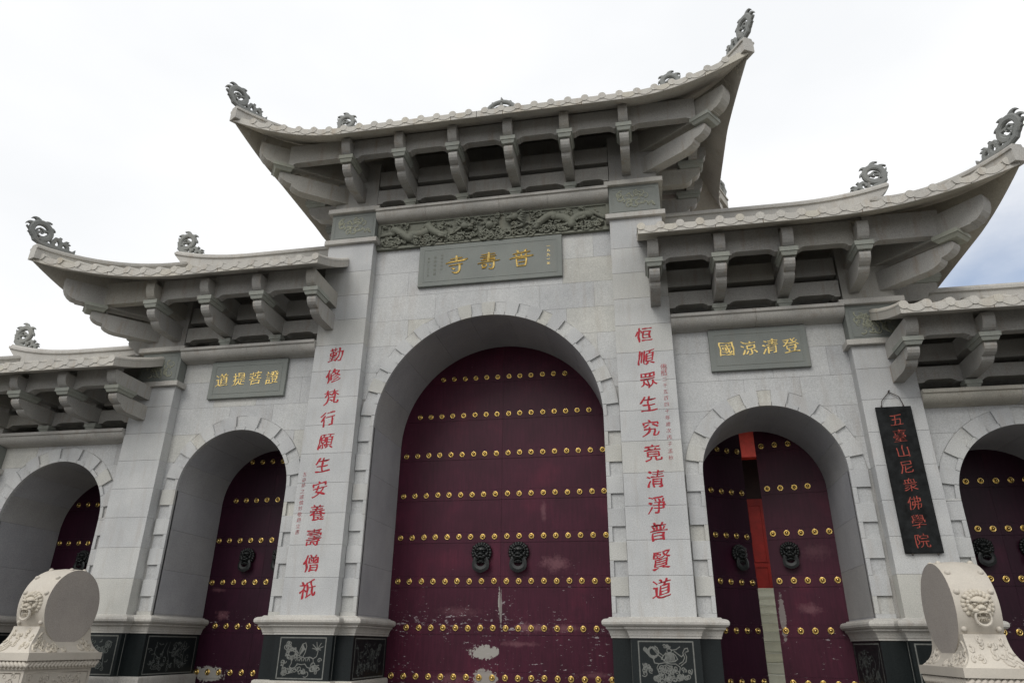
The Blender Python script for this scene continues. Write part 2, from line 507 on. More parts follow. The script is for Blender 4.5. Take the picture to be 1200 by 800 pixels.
G = 0.002
def build_bay(i, B):
    c, r, zs, x0, x1 = B['c'], B['r'], B['zs'], B['x0'], B['x1']
    T = TIER[BAYTIER[i]]
    ztop = T['K'] - 0.02
    # core with the arched tunnel
    rr = r + 0.03
    arc = [(c + rr*cos(a), zs + rr*sin(a)) for a in [pi*k/40 for k in range(41)]]
    poly = [(x1+0.01, ZF-0.02)] + [(x1+0.01, ztop), (x0-0.01, ztop), (x0-0.01, ZF-0.02), (c-rr, ZF-0.02)] + arc[::-1] + [(c+rr, ZF-0.02)]
    wall = part("wall", MB().prism(poly, PW + 0.008, 1.70, 'y'), M_CORE, gate)
    back = MB()
    back.box(x0-0.01, c-rr-0.12, 1.702, 2.18, ZF-0.02, ztop); back.box(c+rr+0.12, x1+0.01, 1.702, 2.18, ZF-0.02, ztop)
    back.box(c-rr-0.118, c+rr+0.118, 1.702, 2.18, zs+rr+(0.56 if i == 2 else 0.08), ztop)
    part("rear_wall", back, M_STONE, gate)
    # surround stones: long teeth alternate with short ones, like the photo
    t0, t1 = 0.06, 0.262
    sur = part("arch_surround", MB().box(c-r-0.02, c-r-0.018, YW+0.02, YW+0.021, 2.5, 2.501), M_STONE, gate)
    zc = 1.92
    k = 0
    segs = []
    z = 1.92
    first = True
    # jambs: tooth tops line up with the courses
    tops = [COURSE0 + COURSE*j for j in range(0, 12) if COURSE0 + COURSE*j <= zs + 0.02]
    spans = [(1.92, COURSE0, True)]
    for a, b in zip(tops[:-1], tops[1:]):
        spans.append((a, a + 0.232, False)); spans.append((a + 0.232, b, True))
    last = spans[-1][1]
    if zs - last > 0.30: spans += [(last, last+0.232, False), (last+0.232, zs, True)]
    elif zs - last > 0.02: spans.append((last, zs, True))
    for s in (-1, 1):
        for (a, b, tooth) in spans:
            m = MB()
            w = t1 if tooth else t0
            xa, xb = sorted((c + s*r, c + s*(r + w)))
            m.bbox(xa, xb, YW, PW + 0.05, a + (G if tooth else 0), b - (G if tooth else 0), 0.003)
            if not tooth:
                xa, xb = sorted((c + s*(r + t0 + 0.001), c + s*(r + t1)))
                m.box(xa, xb, PW, PW + 0.05, a + 0.001, b - 0.001)
            part("quoin_stone", m, M_STONE, sur)
    n = B['n']
    da = pi / n
    for j in range(n):
        tooth = (j % 2 == 1)
        a0, a1 = j*da, (j+1)*da
        if tooth: a0 -= da*0.04; a1 += da*0.04
        m = MB()
        w = t1 if tooth else t0
        q = 4
        poly = [(c + r*cos(a0+(a1-a0)*t/q), zs + r*sin(a0+(a1-a0)*t/q)) for t in range(q+1)] + \
               [(c + (r+w)*cos(a1-(a1-a0)*t/q), zs + (r+w)*sin(a1-(a1-a0)*t/q)) for t in range(q+1)]
        m.prism(poly, YW, PW + 0.05, 'y')
        if not tooth:
            poly = [(c + (r+t0)*cos(a0+(a1-a0)*t/q), zs + (r+t0)*sin(a0+(a1-a0)*t/q)) for t in range(q+1)] + \
                   [(c + (r+t1)*cos(a1-(a1-a0)*t/q), zs + (r+t1)*sin(a1-(a1-a0)*t/q)) for t in range(q+1)]
            m.prism(poly, PW, PW + 0.049, 'y')
        part("voussoir", m, M_STONE, sur)
    # wall stones in courses, cut round the arch
    R = r + t1 + 0.006
    rnd = random.Random(i + 3)
    for ci, (z0, z1) in enumerate(courses(1.92, ztop)):
        if z1 <= zs + 0.001 or z0 < zs:
            pass
        xs = [x0]
        wdt = 0.98 if i == 0 else 0.86
        off = (ci % 2) * wdt * 0.5 + rnd.uniform(-0.05, 0.05)
        x = x0 + off + 0.25
        while x < x1 - 0.25:
            if x - xs[-1] > 0.3: xs.append(x)
            x += wdt
        xs.append(x1)
        for xa, xb in zip(xs[:-1], xs[1:]):
            pts = []
            nx = max(8, int((xb-xa)/0.03))
            run = []
            runs = []
            for q in range(nx+1):
                xx = xa + G + (xb-xa-2*G)*q/nx
                d = abs(xx - c)
                if z0 >= zs: lo = zs + sqrt(max(0, R*R-d*d)) if d < R else z0
                else: lo = (zs + sqrt(R*R-d*d)) if d < R else z0
                lo = max(lo, z0 + G)
                if lo < z1 - G - 0.004: run.append((xx, lo))
                else:
                    if len(run) > 1: runs.append(run)
                    run = []
            if len(run) > 1: runs.append(run)
            for rn in runs:
                if rn[-1][0] - rn[0][0] < 0.04: continue
                # drop inner points of straight runs
                lo = [rn[0]] + [p for a_, p, b_ in zip(rn[:-2], rn[1:-1], rn[2:]) if abs(a_[1]-2*p[1]+b_[1]) > 1e-6] + [rn[-1]]
                poly = lo + [(lo[-1][0], z1-G), (lo[0][0], z1-G)]
                part("wall_stone", MB().prism(poly, PW + rnd.uniform(0, 0.0015), PW + 0.05, 'y'), M_STONE, wall)
    # vault lining
    vault = part("vault", MB().box(c-r-0.025, c-r-0.024, 0.3, 0.4, 1.0, 1.1), M_VAULT_SHADED, gate)
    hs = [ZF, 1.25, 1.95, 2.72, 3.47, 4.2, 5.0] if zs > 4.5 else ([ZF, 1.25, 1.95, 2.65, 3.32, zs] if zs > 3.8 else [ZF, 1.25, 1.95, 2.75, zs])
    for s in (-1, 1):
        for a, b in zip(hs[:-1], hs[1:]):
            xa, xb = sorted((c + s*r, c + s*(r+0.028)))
            part("vault_stone", MB().box(xa, xb, YW + 0.052, YD - 0.010, a+0.0015, b-0.0015), M_VAULT_SHADED, vault)
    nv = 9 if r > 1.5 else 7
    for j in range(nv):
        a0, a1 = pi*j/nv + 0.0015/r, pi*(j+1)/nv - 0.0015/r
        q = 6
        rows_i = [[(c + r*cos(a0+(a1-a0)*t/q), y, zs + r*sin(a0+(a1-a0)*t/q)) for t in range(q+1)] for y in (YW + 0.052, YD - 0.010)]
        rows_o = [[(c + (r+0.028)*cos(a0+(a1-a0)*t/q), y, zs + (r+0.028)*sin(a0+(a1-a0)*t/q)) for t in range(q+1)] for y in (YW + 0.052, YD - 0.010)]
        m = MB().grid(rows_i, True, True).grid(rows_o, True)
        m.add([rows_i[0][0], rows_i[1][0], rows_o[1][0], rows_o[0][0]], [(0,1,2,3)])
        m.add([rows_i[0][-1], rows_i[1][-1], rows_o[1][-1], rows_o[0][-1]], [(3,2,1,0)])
        part("vault_stone", m, M_VAULT_SHADED, vault)
    # cornice beam under the brackets
    K, sc = T['K'], T['sc']
    prof = [(0.30, K), (-0.085, K), (-0.088, K-0.055), (-0.055, K-0.060)]
    for t in range(9):
        a = pi/2*t/8
        prof.append((-0.055 + 0.02*0 + 0.17*(1-cos(a)), K-0.062-0.17*sc*sin(a)))
    prof += [(PW-0.02, K-0.062-0.19*sc), (0.30, K-0.062-0.19*sc)]
    cor = None
    w = x1 - x0
    nb = 4 if i == 0 else (2 if i < 3 else 2)
    cuts = [x0 + w*k/nb for k in range(nb+1)]
    if nb > 2: cuts[1] -= 0.12; cuts[2] += 0.2
    for a, b in zip(cuts[:-1], cuts[1:]):
        part("cornice_stone", MB().prism(prof, a+0.002, b-0.002, 'x'), M_TRIM, gate)
    # back wall of the bracket zone
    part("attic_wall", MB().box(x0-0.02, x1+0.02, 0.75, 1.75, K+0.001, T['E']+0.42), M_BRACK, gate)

for i, B in enumerate(BAYS): build_bay(i, B)

# ------------------------------------------------------------------ piers
def pier(s, P, capz, stub_top, chars=None, pid=''):
    xa, xb = sorted((s*P[0], s*P[1]))
    c1, c1t, c2, c2t = capz                     # lower cap bottom/top, upper cap bottom/top
    p = part("pier", MB().box(xa+0.012, xb-0.012, 0.012, 2.19, ZF-0.02, c2), M_CORE, gate)
    for (z0, z1) in courses(1.92, c1):
        o = part("pier_stone", MB().bbox(xa, xb, 0, 2.20, z0+0.0015, z1-0.0015, 0.003), M_STONE, p)
    for (z0, z1) in ((c1, c1t), (c2, c2t)):
        part("pier_cap", MB().bbox(xa-0.07, xb+0.07, -0.07, 2.27, z0, z1, 0.008), M_TRIM, p)
    # green carved panel between the caps
    m = MB().box(xa+0.006, xb-0.006, 0.006, 2.19, c1t, c2)
    pan = part("carved_panel", m, M_GREEN, p)
    for (px, py, nx_, wdt) in (((xa+xb)/2, 0.0, 0, xb-xa), ((xb if s < 0 else xa), 0.9, 1, 0.9)):
        if nx_ == 1: continue
        zc = (c1t+c2)/2; hh = (c2-c1t)/2; hw = wdt/2
        f = MB()
        for (u0, u1, v0, v1) in ((-hw+0.06, hw-0.06, hh-0.075, hh-0.06), (-hw+0.06, hw-0.06, -hh+0.06, -hh+0.075),
                                 (-hw+0.06, -hw+0.075, -hh+0.075, hh-0.075), (hw-0.075, hw-0.06, -hh+0.075, hh-0.075)):
            f.box(px+u0, px+u1, 0.0, 0.008, zc+v0, zc+v1)
        part("panel_border", f, M_GREEN, p)
        g = MB()
        rnd = random.Random(int(abs(px)*10))
        for k in range(34):
            cx = px + rnd.uniform(-hw+0.17, hw-0.17); cz = zc + rnd.uniform(-hh+0.15, hh-0.15)
            a0 = rnd.uniform(0, 6.28); R_ = rnd.uniform(0.05, 0.09)
            g.tube([(cx + R_*(1-t/9)*cos(a0+t*0.6), 0.004, cz + R_*(1-t/9)*sin(a0+t*0.6)) for t in range(8)],
                   [0.016*(1-t/10) for t in range(8)], 6, 0.5, (0, 1, 0))
        o = part("scroll_carving", g, M_PATTERN, p)
        o['kind'] = 'stuff'
    part("pier_head", MB().box(xa+0.03, xb-0.03, 0.03, 2.10, c2t, stub_top), M_BRACK, gate)
    return p

PIERS = {}
for s in (-1, 1):
    PIERS[(s, 1)] = pier(s, P1, (8.65, 8.75, 9.37, 9.47), 10.55)
    PIERS[(s, 2)] = pier(s, P2, (5.90, 5.995, 6.605, 6.70), 7.72)
    PIERS[(s, 3)] = pier(s, P3, (4.39, 4.48, 5.03, 5.12), 6.02)

# ------------------------------------------------------------------ ledge, dado and plinth following the plan
def offset_poly(pl, d):
    out = []
    n = len(pl)
    for i in range(n):
        ns = []
        for a, b in ((i-1, i), (i, i+1)):
            if a < 0 or b >= n: continue
            dx, dy = pl[b][0]-pl[a][0], pl[b][1]-pl[a][1]
            L = hypot(dx, dy); ns.append((dy/L, -dx/L))
        if len(ns) == 1: out.append((pl[i][0]+ns[0][0]*d, pl[i][1]+ns[0][1]*d))
        else:
            k = 1 + ns[0][0]*ns[1][0] + ns[0][1]*ns[1][1]
            out.append((pl[i][0]+(ns[0][0]+ns[1][0])*d/k, pl[i][1]+(ns[0][1]+ns[1][1])*d/k))
    return out

def sweep_plan(pl, prof, smooth=True):
    m = MB()
    rows = []
    for (d, z) in prof:
        rows.append([(x, y, z) for x, y in offset_poly(pl, d)])
    m.grid(rows, False, True)
    # caps at both ends
    for k, fl in ((0, False), (-1, True)):
        vs = [r[k] for r in rows]
        f = tuple(range(len(vs)))
        m.add(vs, [f if fl else f[::-1]])
    return m

def plan(s, P, outer):
    """left to right outline of a pier base seen from above"""
    a, b = sorted((s*P[0], s*P[1]))
    nb = {1: (2.0, 3.492), 2: (5.612, 7.04), 3: (9.16, None)}[outer]
    inn, out = nb
    if out is None:
        pts = [(inn, YD-0.02), (inn, YW), (P[0], YW), (P[0], 0), (P[1], 0), (P[1], 2.1)]
    else:
        pts = [(inn, YD-0.02), (inn, YW), (P[0], YW), (P[0], 0), (P[1], 0), (P[1], YW), (out, YW), (out, YD-0.02)]
    if s < 0: pts = [(-x, y) for x, y in pts][::-1]
    return pts

LEDGE = [(-0.02, 1.925), (0.045, 1.922), (0.06, 1.905), (0.115, 1.895), (0.142, 1.878), (0.152, 1.852), (0.148, 1.822), (0.125, 1.798),
         (0.095, 1.788), (0.095, 1.765), (0.080, 1.755), (0.060, 1.735), (0.045, 1.70), (0.038, 1.672), (0.030, 1.668), (0.030, 1.642), (-0.02, 1.640)]
DADO_P = [(-0.02, 1.642), (0.012, 1.642), (0.012, 1.002), (-0.02, 1.002)]
PLINTH = [(-0.02, 1.002), (0.055, 1.0), (0.075, 0.985), (0.08, 0.96), (0.08, 0.55), (-0.02, 0.55)]

def stroke(m, pts, w, y, plane='y', th=0.003, ns=1):
    """thin raised drawn line in the plane of a panel: flat ribbon, each piece a hair prouder than the last"""
    sgy = 1 if y >= 0 else -1
    for a, b in zip(pts[:-1], pts[1:]):
        dx, dz = b[0]-a[0], b[1]-a[1]
        L = hypot(dx, dz)
        if L < 1e-5: continue
        nx, nz_ = -dz/L*w/2, dx/L*w/2
        ex, ez = dx/L*w*0.3, dz/L*w*0.3
        q = [(a[0]+nx-ex, a[1]+nz_-ez), (a[0]-nx-ex, a[1]-nz_-ez), (b[0]-nx+ex, b[1]-nz_+ez), (b[0]+nx+ex, b[1]+nz_+ez)]
        e = 0.00004*((len(m.f)*7) % 61)
        if plane == 'y': m.add([(u, y-th-e, v) for u, v in q], [(0, 1, 2, 3)])
        else: m.add([(y+e*ns, u, v) for u, v in q], [(0, 1, 2, 3)])

def arcp(cx, cz, r, a0, a1, n=8, k=1.0):
    return [(cx + r*cos(a0+(a1-a0)*t/n)*(1-(1-k)*t/n), cz + r*sin(a0+(a1-a0)*t/n)*(1-(1-k)*t/n)) for t in range(n+1)]

def spiral(cx, cz, r, a0, turns, n=14):
    return [(cx + r*(1-0.85*t/n)*cos(a0+2*pi*turns*t/n), cz + r*(1-0.85*t/n)*sin(a0+2*pi*turns*t/n)) for t in range(n+1)]

def clouds(rnd, x0, x1, z0, z1, n, r):
    out = []
    for k in range(n):
        cx = rnd.uniform(x0, x1); cz = rnd.uniform(z0, z1); q = rnd.uniform(0.7, 1.25)*r
        out.append(spiral(cx, cz, q, rnd.uniform(0, 6.28), rnd.choice((-1, 1))*rnd.uniform(0.8, 1.3)))
    return out

def beast_panel(u0, u1, z0, z1, kind, seed):
    rnd = random.Random(seed)
    W_, H_ = u1-u0, z1-z0
    cx, cz = (u0+u1)/2, (z0+z1)/2
    L = []
    def P(a, b): return (u0 + a*W_, z0 + b*H_)
    def path(*pts): L.append([P(*p) for p in pts])
    if kind == 'lion':
        for k in range(16): L.append(spiral(*P(0.27 + 0.11*cos(k*0.8) + rnd.uniform(-.02, .02), 0.62 + 0.13*sin(k*0.8)), 0.035, k, 1.1))
        path((.18,.66),(.2,.72),(.27,.76),(.33,.74),(.36,.66),(.33,.58),(.26,.53),(.19,.57),(.18,.66))
        path((.36,.62),(.46,.55),(.58,.5),(.7,.53),(.78,.48),(.8,.38),(.74,.3)); path((.26,.5),(.28,.36),(.24,.25),(.3,.22),(.38,.24),(.42,.34))
        path((.42,.34),(.52,.32),(.6,.34),(.66,.25),(.74,.22),(.8,.27)); path((.78,.48),(.86,.55),(.88,.68),(.86,.78))
        for k in range(7): path((.86,.74),(.86+.13*cos(k*.9), .82+.12*sin(k*.9)))
        path((.46,.56),(.45,.72),(.5,.88),(.57,.92),(.6,.82),(.58,.66),(.54,.54))
        for k in range(9): path((.47+k*.012,.6+.02*k),(.51+.01*k,.86-.02*k))
        for k in range(5): L.append(arcp(*P(.36+.09*k, .42), 0.05, 0, 3.14))
        L += clouds(rnd, u0+.08*W_, u1-.08*W_, z0+.07*H_, z0+.22*H_, 20, 0.045)
        L += clouds(rnd, u0+.1*W_, u0+.25*W_, z0+.78*H_, z0+.92*H_, 5, 0.04)
        L += clouds(rnd, u0+.03*W_, u0+.14*W_, z0+.15*H_, z0+.42*H_, 5, 0.04)
        L += clouds(rnd, u0+.78*W_, u0+.95*W_, z0+.2*H_, z0+.5*H_, 7, 0.04)
    elif kind == 'rider':
        path((.52,.86),(.57,.88),(.61,.85),(.6,.79),(.54,.78),(.52,.82),(.52,.86))
        path((.5,.78),(.44,.7),(.4,.62),(.46,.6),(.5,.66)); path((.6,.78),(.68,.72),(.72,.62),(.66,.56),(.5,.54),(.44,.58))
        for k in range(8): path((.5+.02*k,.77),(.46+.03*k,.56))
        path((.42,.64),(.34,.72),(.24,.88)); path((.44,.7),(.22,.92)); path((.6,.84),(.7,.86),(.78,.93)); path((.66,.82),(.74,.74),(.8,.68),(.84,.74))
        for k in range(4): L.append(arcp(*P(.24, .8), 0.055+0.008*k, k, k+4.5))
        path((.18,.68),(.24,.7),(.3,.68),(.25,.62),(.18,.68)); path((.24,.62),(.26,.52),(.36,.5))
        path((.34,.5),(.3,.4),(.34,.26),(.42,.22)); path((.34,.5),(.46,.53),(.58,.5),(.68,.5),(.76,.42),(.74,.3),(.7,.16))
        path((.42,.44),(.5,.48),(.6,.42),(.62,.3),(.54,.24),(.44,.3),(.42,.44))
        for k in range(12): L.append(spiral(*P(.36+.03*k, .34+.06*sin(k*2.1)), 0.035, k, 1.2))
        path((.74,.5),(.82,.56),(.86,.66),(.83,.78),(.87,.88),(.93,.9),(.94,.82),(.89,.8)); path((.78,.46),(.88,.56),(.9,.68),(.87,.78))
        L += clouds(rnd, u0+.12*W_, u1-.1*W_, z0+.05*H_, z0+.2*H_, 22, 0.042)
        L += clouds(rnd, u0+.04*W_, u0+.2*W_, z0+.2*H_, z0+.5*H_, 9, 0.035)
        L += clouds(rnd, u0+.8*W_, u0+.95*W_, z0+.15*H_, z0+.4*H_, 8, 0.035)
        L += clouds(rnd, u0+.42*W_, u0+.6*W_, z0+.92*H_, z0+.95*H_, 4, 0.03)
        L += clouds(rnd, u0+.08*W_, u0+.16*W_, z0+.78*H_, z0+.9*H_, 4, 0.03)
    else:
        for k in range(5):
            bx = .12 + .17*k
            path((bx, .1), (bx+rnd.uniform(-.05, .05), .35), (bx+rnd.uniform(-.08, .08), .6), (bx+rnd.uniform(-.1, .1), rnd.uniform(.7, .9)))
        for k in range(26):
            x, z = rnd.uniform(.08, .92), rnd.uniform(.15, .9)
            a = rnd.uniform(0, 6.28)
            path((x, z), (x+.05*cos(a), z+.06*sin(a)), (x+.09*cos(a+.7), z+.09*sin(a+.7)))
        L += clouds(rnd, u0+.08*W_, u1-.08*W_, z0+.07*H_, z0+.35*H_, 22, 0.045)
        L += clouds(rnd, u0+.5*W_, u1-.1*W_, z0+.4*H_, z0+.85*H_, 12, 0.06)
    return L

def dado_panel(p, u0, u1, z0, z1, plane, y, kind, seed, dim, ns=1):
    m = MB()
    mt = M_LINE_DIM if dim else M_LINE
    w = 0.018
    for pts in ([(u0, z0), (u1, z0)], [(u1, z0), (u1, z1)], [(u1, z1), (u0, z1)], [(u0, z1), (u0, z0)]):
        stroke(m, pts, w, y, plane, ns=ns)
    part("engraved_border", m, M_LINE, p)
    m = MB()
    for pts in beast_panel(u0+0.03, u1-0.03, z0+0.03, z1-0.03, kind, seed):
        stroke(m, pts, 0.013, y, plane, ns=ns)
    o = part("engraved_picture", m, mt, p)
    o['kind'] = 'stuff'

for s in (-1, 1):
    for k, P in ((1, P1), (2, P2), (3, P3)):
        pl = plan(s, P, k)
        part("pier_ledge", sweep_plan(pl, LEDGE), M_TRIM, gate)
        dd = part("dado", sweep_plan(pl, DADO_P), M_DADO, gate)
        part("plinth", sweep_plan(pl, PLINTH), M_TRIM, gate)
        a, b = sorted((s*P[0], s*P[1]))
        cxm = (a+b)/2
        kd = {(-1, 1): 'lion', (1, 1): 'rider'}.get((s, k), 'plant')
        dado_panel(dd, cxm-0.375, cxm+0.375, 1.03, 1.60, 'y', -0.0125, kd, 5*k+s, k > 1)
        inner = {1: 2.0, 2: 5.612, 3: 9.16}[k]
        outer = {1: 3.492, 2: 7.04, 3: None}[k]
        for (xx, sg) in ((inner, -1), (outer, 1)):
            if xx is None: continue
            # jamb faces: x constant, facing the opening
            xf = s*(xx + sg*0.0155)
            xf = s*(xx - 0.0155) if sg < 0 else s*(xx + 0.0155)
            dado_panel(dd, 0.24, 1.56, 1.03, 1.60, 'x', xf, 'plant', 11*k+s+sg, True, s*sg)
        for xc in (a-0.0135, b+0.0135): part("joint_strip", MB().box(xc-0.004, xc+0.004, YW*0.45, YW*0.45+0.006, 1.01, 1.63), M_LINE, dd)

# ------------------------------------------------------------------ brackets
def bracket_lower():
    pr = [(0.10, 0.0), (-0.80, 0.0), (-0.822, -0.03), (-0.822, -0.075), (-0.80, -0.13), (-0.765, -0.17), (-0.715, -0.198), (-0.66, -0.208),
          (-0.66, -0.228), (-0.645, -0.262), (-0.61, -0.295), (-0.55, -0.325), (-0.48, -0.338), (0.10, -0.338)]
    return MB().prism(pr, -0.082, 0.082, 'x')
def bracket_upper():
    pr = [(0.40, 0.47), (-0.965, 0.47), (-0.972, 0.40), (-0.965, 0.33), (-0.945, 0.265), (-0.915, 0.215), (-0.875, 0.175), (-0.83, 0.165),
          (-0.83, 0.151), (0.40, 0.151)]
    return MB().prism(pr, -0.084, 0.084, 'x')
def taper_block(x, y0, y1, z0, z1, t=0.035):
    zm = z0 + (z1-z0)*0.45
    zm2 = z0 + (z1-z0)*0.40
    m = MB()
    m.box(-x, x, y0, y1, zm, z1)
    a, b = x - t, x - 0.012
    yb0, yb1 = y0 + t, y1 - t
    m.add([(-a, yb0, z0), (a, yb0, z0), (a, yb1, z0), (-a, yb1, z0), (-b, y0+0.012, zm), (b, y0+0.012, zm), (b, y1-0.012, zm), (-b, y1-0.012, zm)],
          [(0,3,2,1), (0,1,5,4), (1,2,6,5), (2,3,7,6), (3,0,4,7)])
    return m
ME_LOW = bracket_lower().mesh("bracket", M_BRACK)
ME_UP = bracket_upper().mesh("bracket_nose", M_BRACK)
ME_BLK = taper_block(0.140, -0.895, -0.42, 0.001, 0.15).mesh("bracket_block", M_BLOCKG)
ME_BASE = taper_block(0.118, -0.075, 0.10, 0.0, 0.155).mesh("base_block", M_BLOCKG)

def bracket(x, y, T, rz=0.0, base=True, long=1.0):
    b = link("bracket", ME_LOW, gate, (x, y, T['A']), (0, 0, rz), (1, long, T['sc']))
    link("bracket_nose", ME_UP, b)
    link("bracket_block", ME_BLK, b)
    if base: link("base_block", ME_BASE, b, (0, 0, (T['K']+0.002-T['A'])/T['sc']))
    return b

def cusp_beam(x0, x1, zlo, rise, ztop, y0, y1, sh=0.105, axis='y'):
    """beam between two brackets with a bottom edge that steps up in the middle"""
    pl = [(x0, zlo), (x0+sh*0.75, zlo)]
    for t in range(6):
        a = pi/2*t/5
        pl.append((x0+sh*0.75+sh*0.3*sin(a), zlo + rise*0.5*(1-cos(a))))
    pl += [(x0+sh*1.25, zlo+rise*0.55), (x0+sh*1.45, zlo+rise*0.85), (x0+sh*1.75, zlo+rise)]
    mir = [(x1 - (p[0]-x0), p[1]) for p in pl][::-1]
    poly = pl + mir + [(x1, ztop), (x0, ztop)]
    return MB().prism(poly, y0, y1, axis)

def side_beams(T, xs, ends, inner_wall):
    """beams along the front; xs bracket positions in order"""
    A, E, K, sc = T['A'], T['E'], T['K'], T['sc']
    for a, b in zip(xs[:-1], xs[1:]):
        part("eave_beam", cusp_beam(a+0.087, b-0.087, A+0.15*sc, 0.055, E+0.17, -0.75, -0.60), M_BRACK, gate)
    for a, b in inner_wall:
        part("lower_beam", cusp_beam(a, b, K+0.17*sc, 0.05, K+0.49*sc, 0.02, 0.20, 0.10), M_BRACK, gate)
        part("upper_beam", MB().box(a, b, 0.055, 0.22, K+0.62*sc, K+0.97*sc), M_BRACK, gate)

# centre
Tc, Ts, To = TIER['c'], TIER['s'], TIER['o']
cx_ = [-2.63, -1.57, -0.525, 0.525, 1.57, 2.63]
for x in cx_: bracket(x, 0.0, Tc, base=abs(x) < 2.2)
side_beams(Tc, cx_, None, [(-2.29, -1.57-0.086), (-1.57+0.086, -0.525-0.086), (-0.525+0.086, 0.525-0.086), (0.525+0.086, 1.57-0.086), (1.57+0.086, 2.29)])
s_x = [2.97, 4.01, 5.04, 6.14]
o_x = [6.50, 7.50, 8.50, 9.50]
for s in (-1, 1):
    xs = sorted(s*x for x in s_x)
    for x in xs: bracket(x, 0.0, Ts, base=abs(x) in (4.01, 5.04))
    ed = sorted(s*x for x in (P1[1], 4.01, 5.04, P2[0]))
    side_beams(Ts, xs, None, [(ed[0] + (0 if abs(ed[0]) in (P1[1], P2[0]) else 0.086), ed[1]-0.086), (ed[1]+0.086, ed[2]-0.086), (ed[2]+0.086, ed[3])])
    xs = sorted(s*x for x in o_x)
    for x in xs: bracket(x, 0.0, To, base=abs(x) in (7.5, 8.5))
    ed = sorted(s*x for x in (P2[1], 7.5, 8.5, P3[0]))
    side_beams(To, xs, None, [(ed[0], ed[1]-0.086), (ed[1]+0.086, ed[2]-0.086), (ed[2]+0.086, ed[3])])

def corner(s, px, T, by0, ang_deg, La, Ln, beam_out):
    """diagonal corner bracket, its block and nose, and the beams that meet on it; px pier outer edge (positive)"""
    A, E, K, sc = T['A'], T['E'], T['K'], T['sc']
    ang = s * radians(ang_deg)
    m = bracket_lower(); m.v = [(a*1.15, b*La/0.822, c*1.05) for a, b, c in m.v]
    b = link("corner_bracket", m.mesh("corner_bracket", M_BRACK), gate, (s*(px-0.10), 0.02, A+0.03), (0, 0, ang), (1, 1, sc))
    m = bracket_upper(); m.v = [(a*1.35, b*Ln/0.972, 0.135 + (c-0.151)*1.30) for a, b, c in m.v]
    link("corner_nose", m.mesh("corner_nose", M_BRACK), b)
    m = taper_block(0.205, -La-0.14, -La+0.24, 0.003, 0.135, 0.05)
    link("corner_block", m.mesh("corner_block", M_BLOCKG), b)
    # front beam out to the corner and its return along the side
    xb = by0 + 0.087; xe = px + beam_out; xr_ = px + 0.78
    m = cusp_beam(min(s*xb, s*xe), max(s*xb, s*xe), A+0.15*sc, 0.05, E+0.22, -0.75, -0.60)
    part("eave_beam", m, M_BRACK, gate)
    for y0, y1 in ((-0.45, 0.46), (0.634, 1.466), (1.64, 3.0)):
        part("eave_beam", cusp_beam(y0, y1, A+0.15*sc, 0.05, E+0.22, s*(xr_-0.16), s*xr_, axis='x'), M_BRACK, gate)
    for y in (0.55, 1.55):
        bracket(s*px, y, T, rz=s*pi/2, base=True)
    part("lower_beam", MB().box(min(s*(px-0.05), s*(px-0.25)), max(s*(px-0.05), s*(px-0.25)), 0.3, 2.1, K+0.17, K+0.5), M_BRACK, gate)

for s in (-1, 1):
    corner(s, P1[1], Tc, 2.63, 54, 1.23, 1.66, 0.70)
    corner(s, P2[1], Ts, 6.14, 44, 1.12, 1.66, 0.55)
    corner(s, P3[1], To, 9.50, 44, 1.12, 1.50, 0.55)

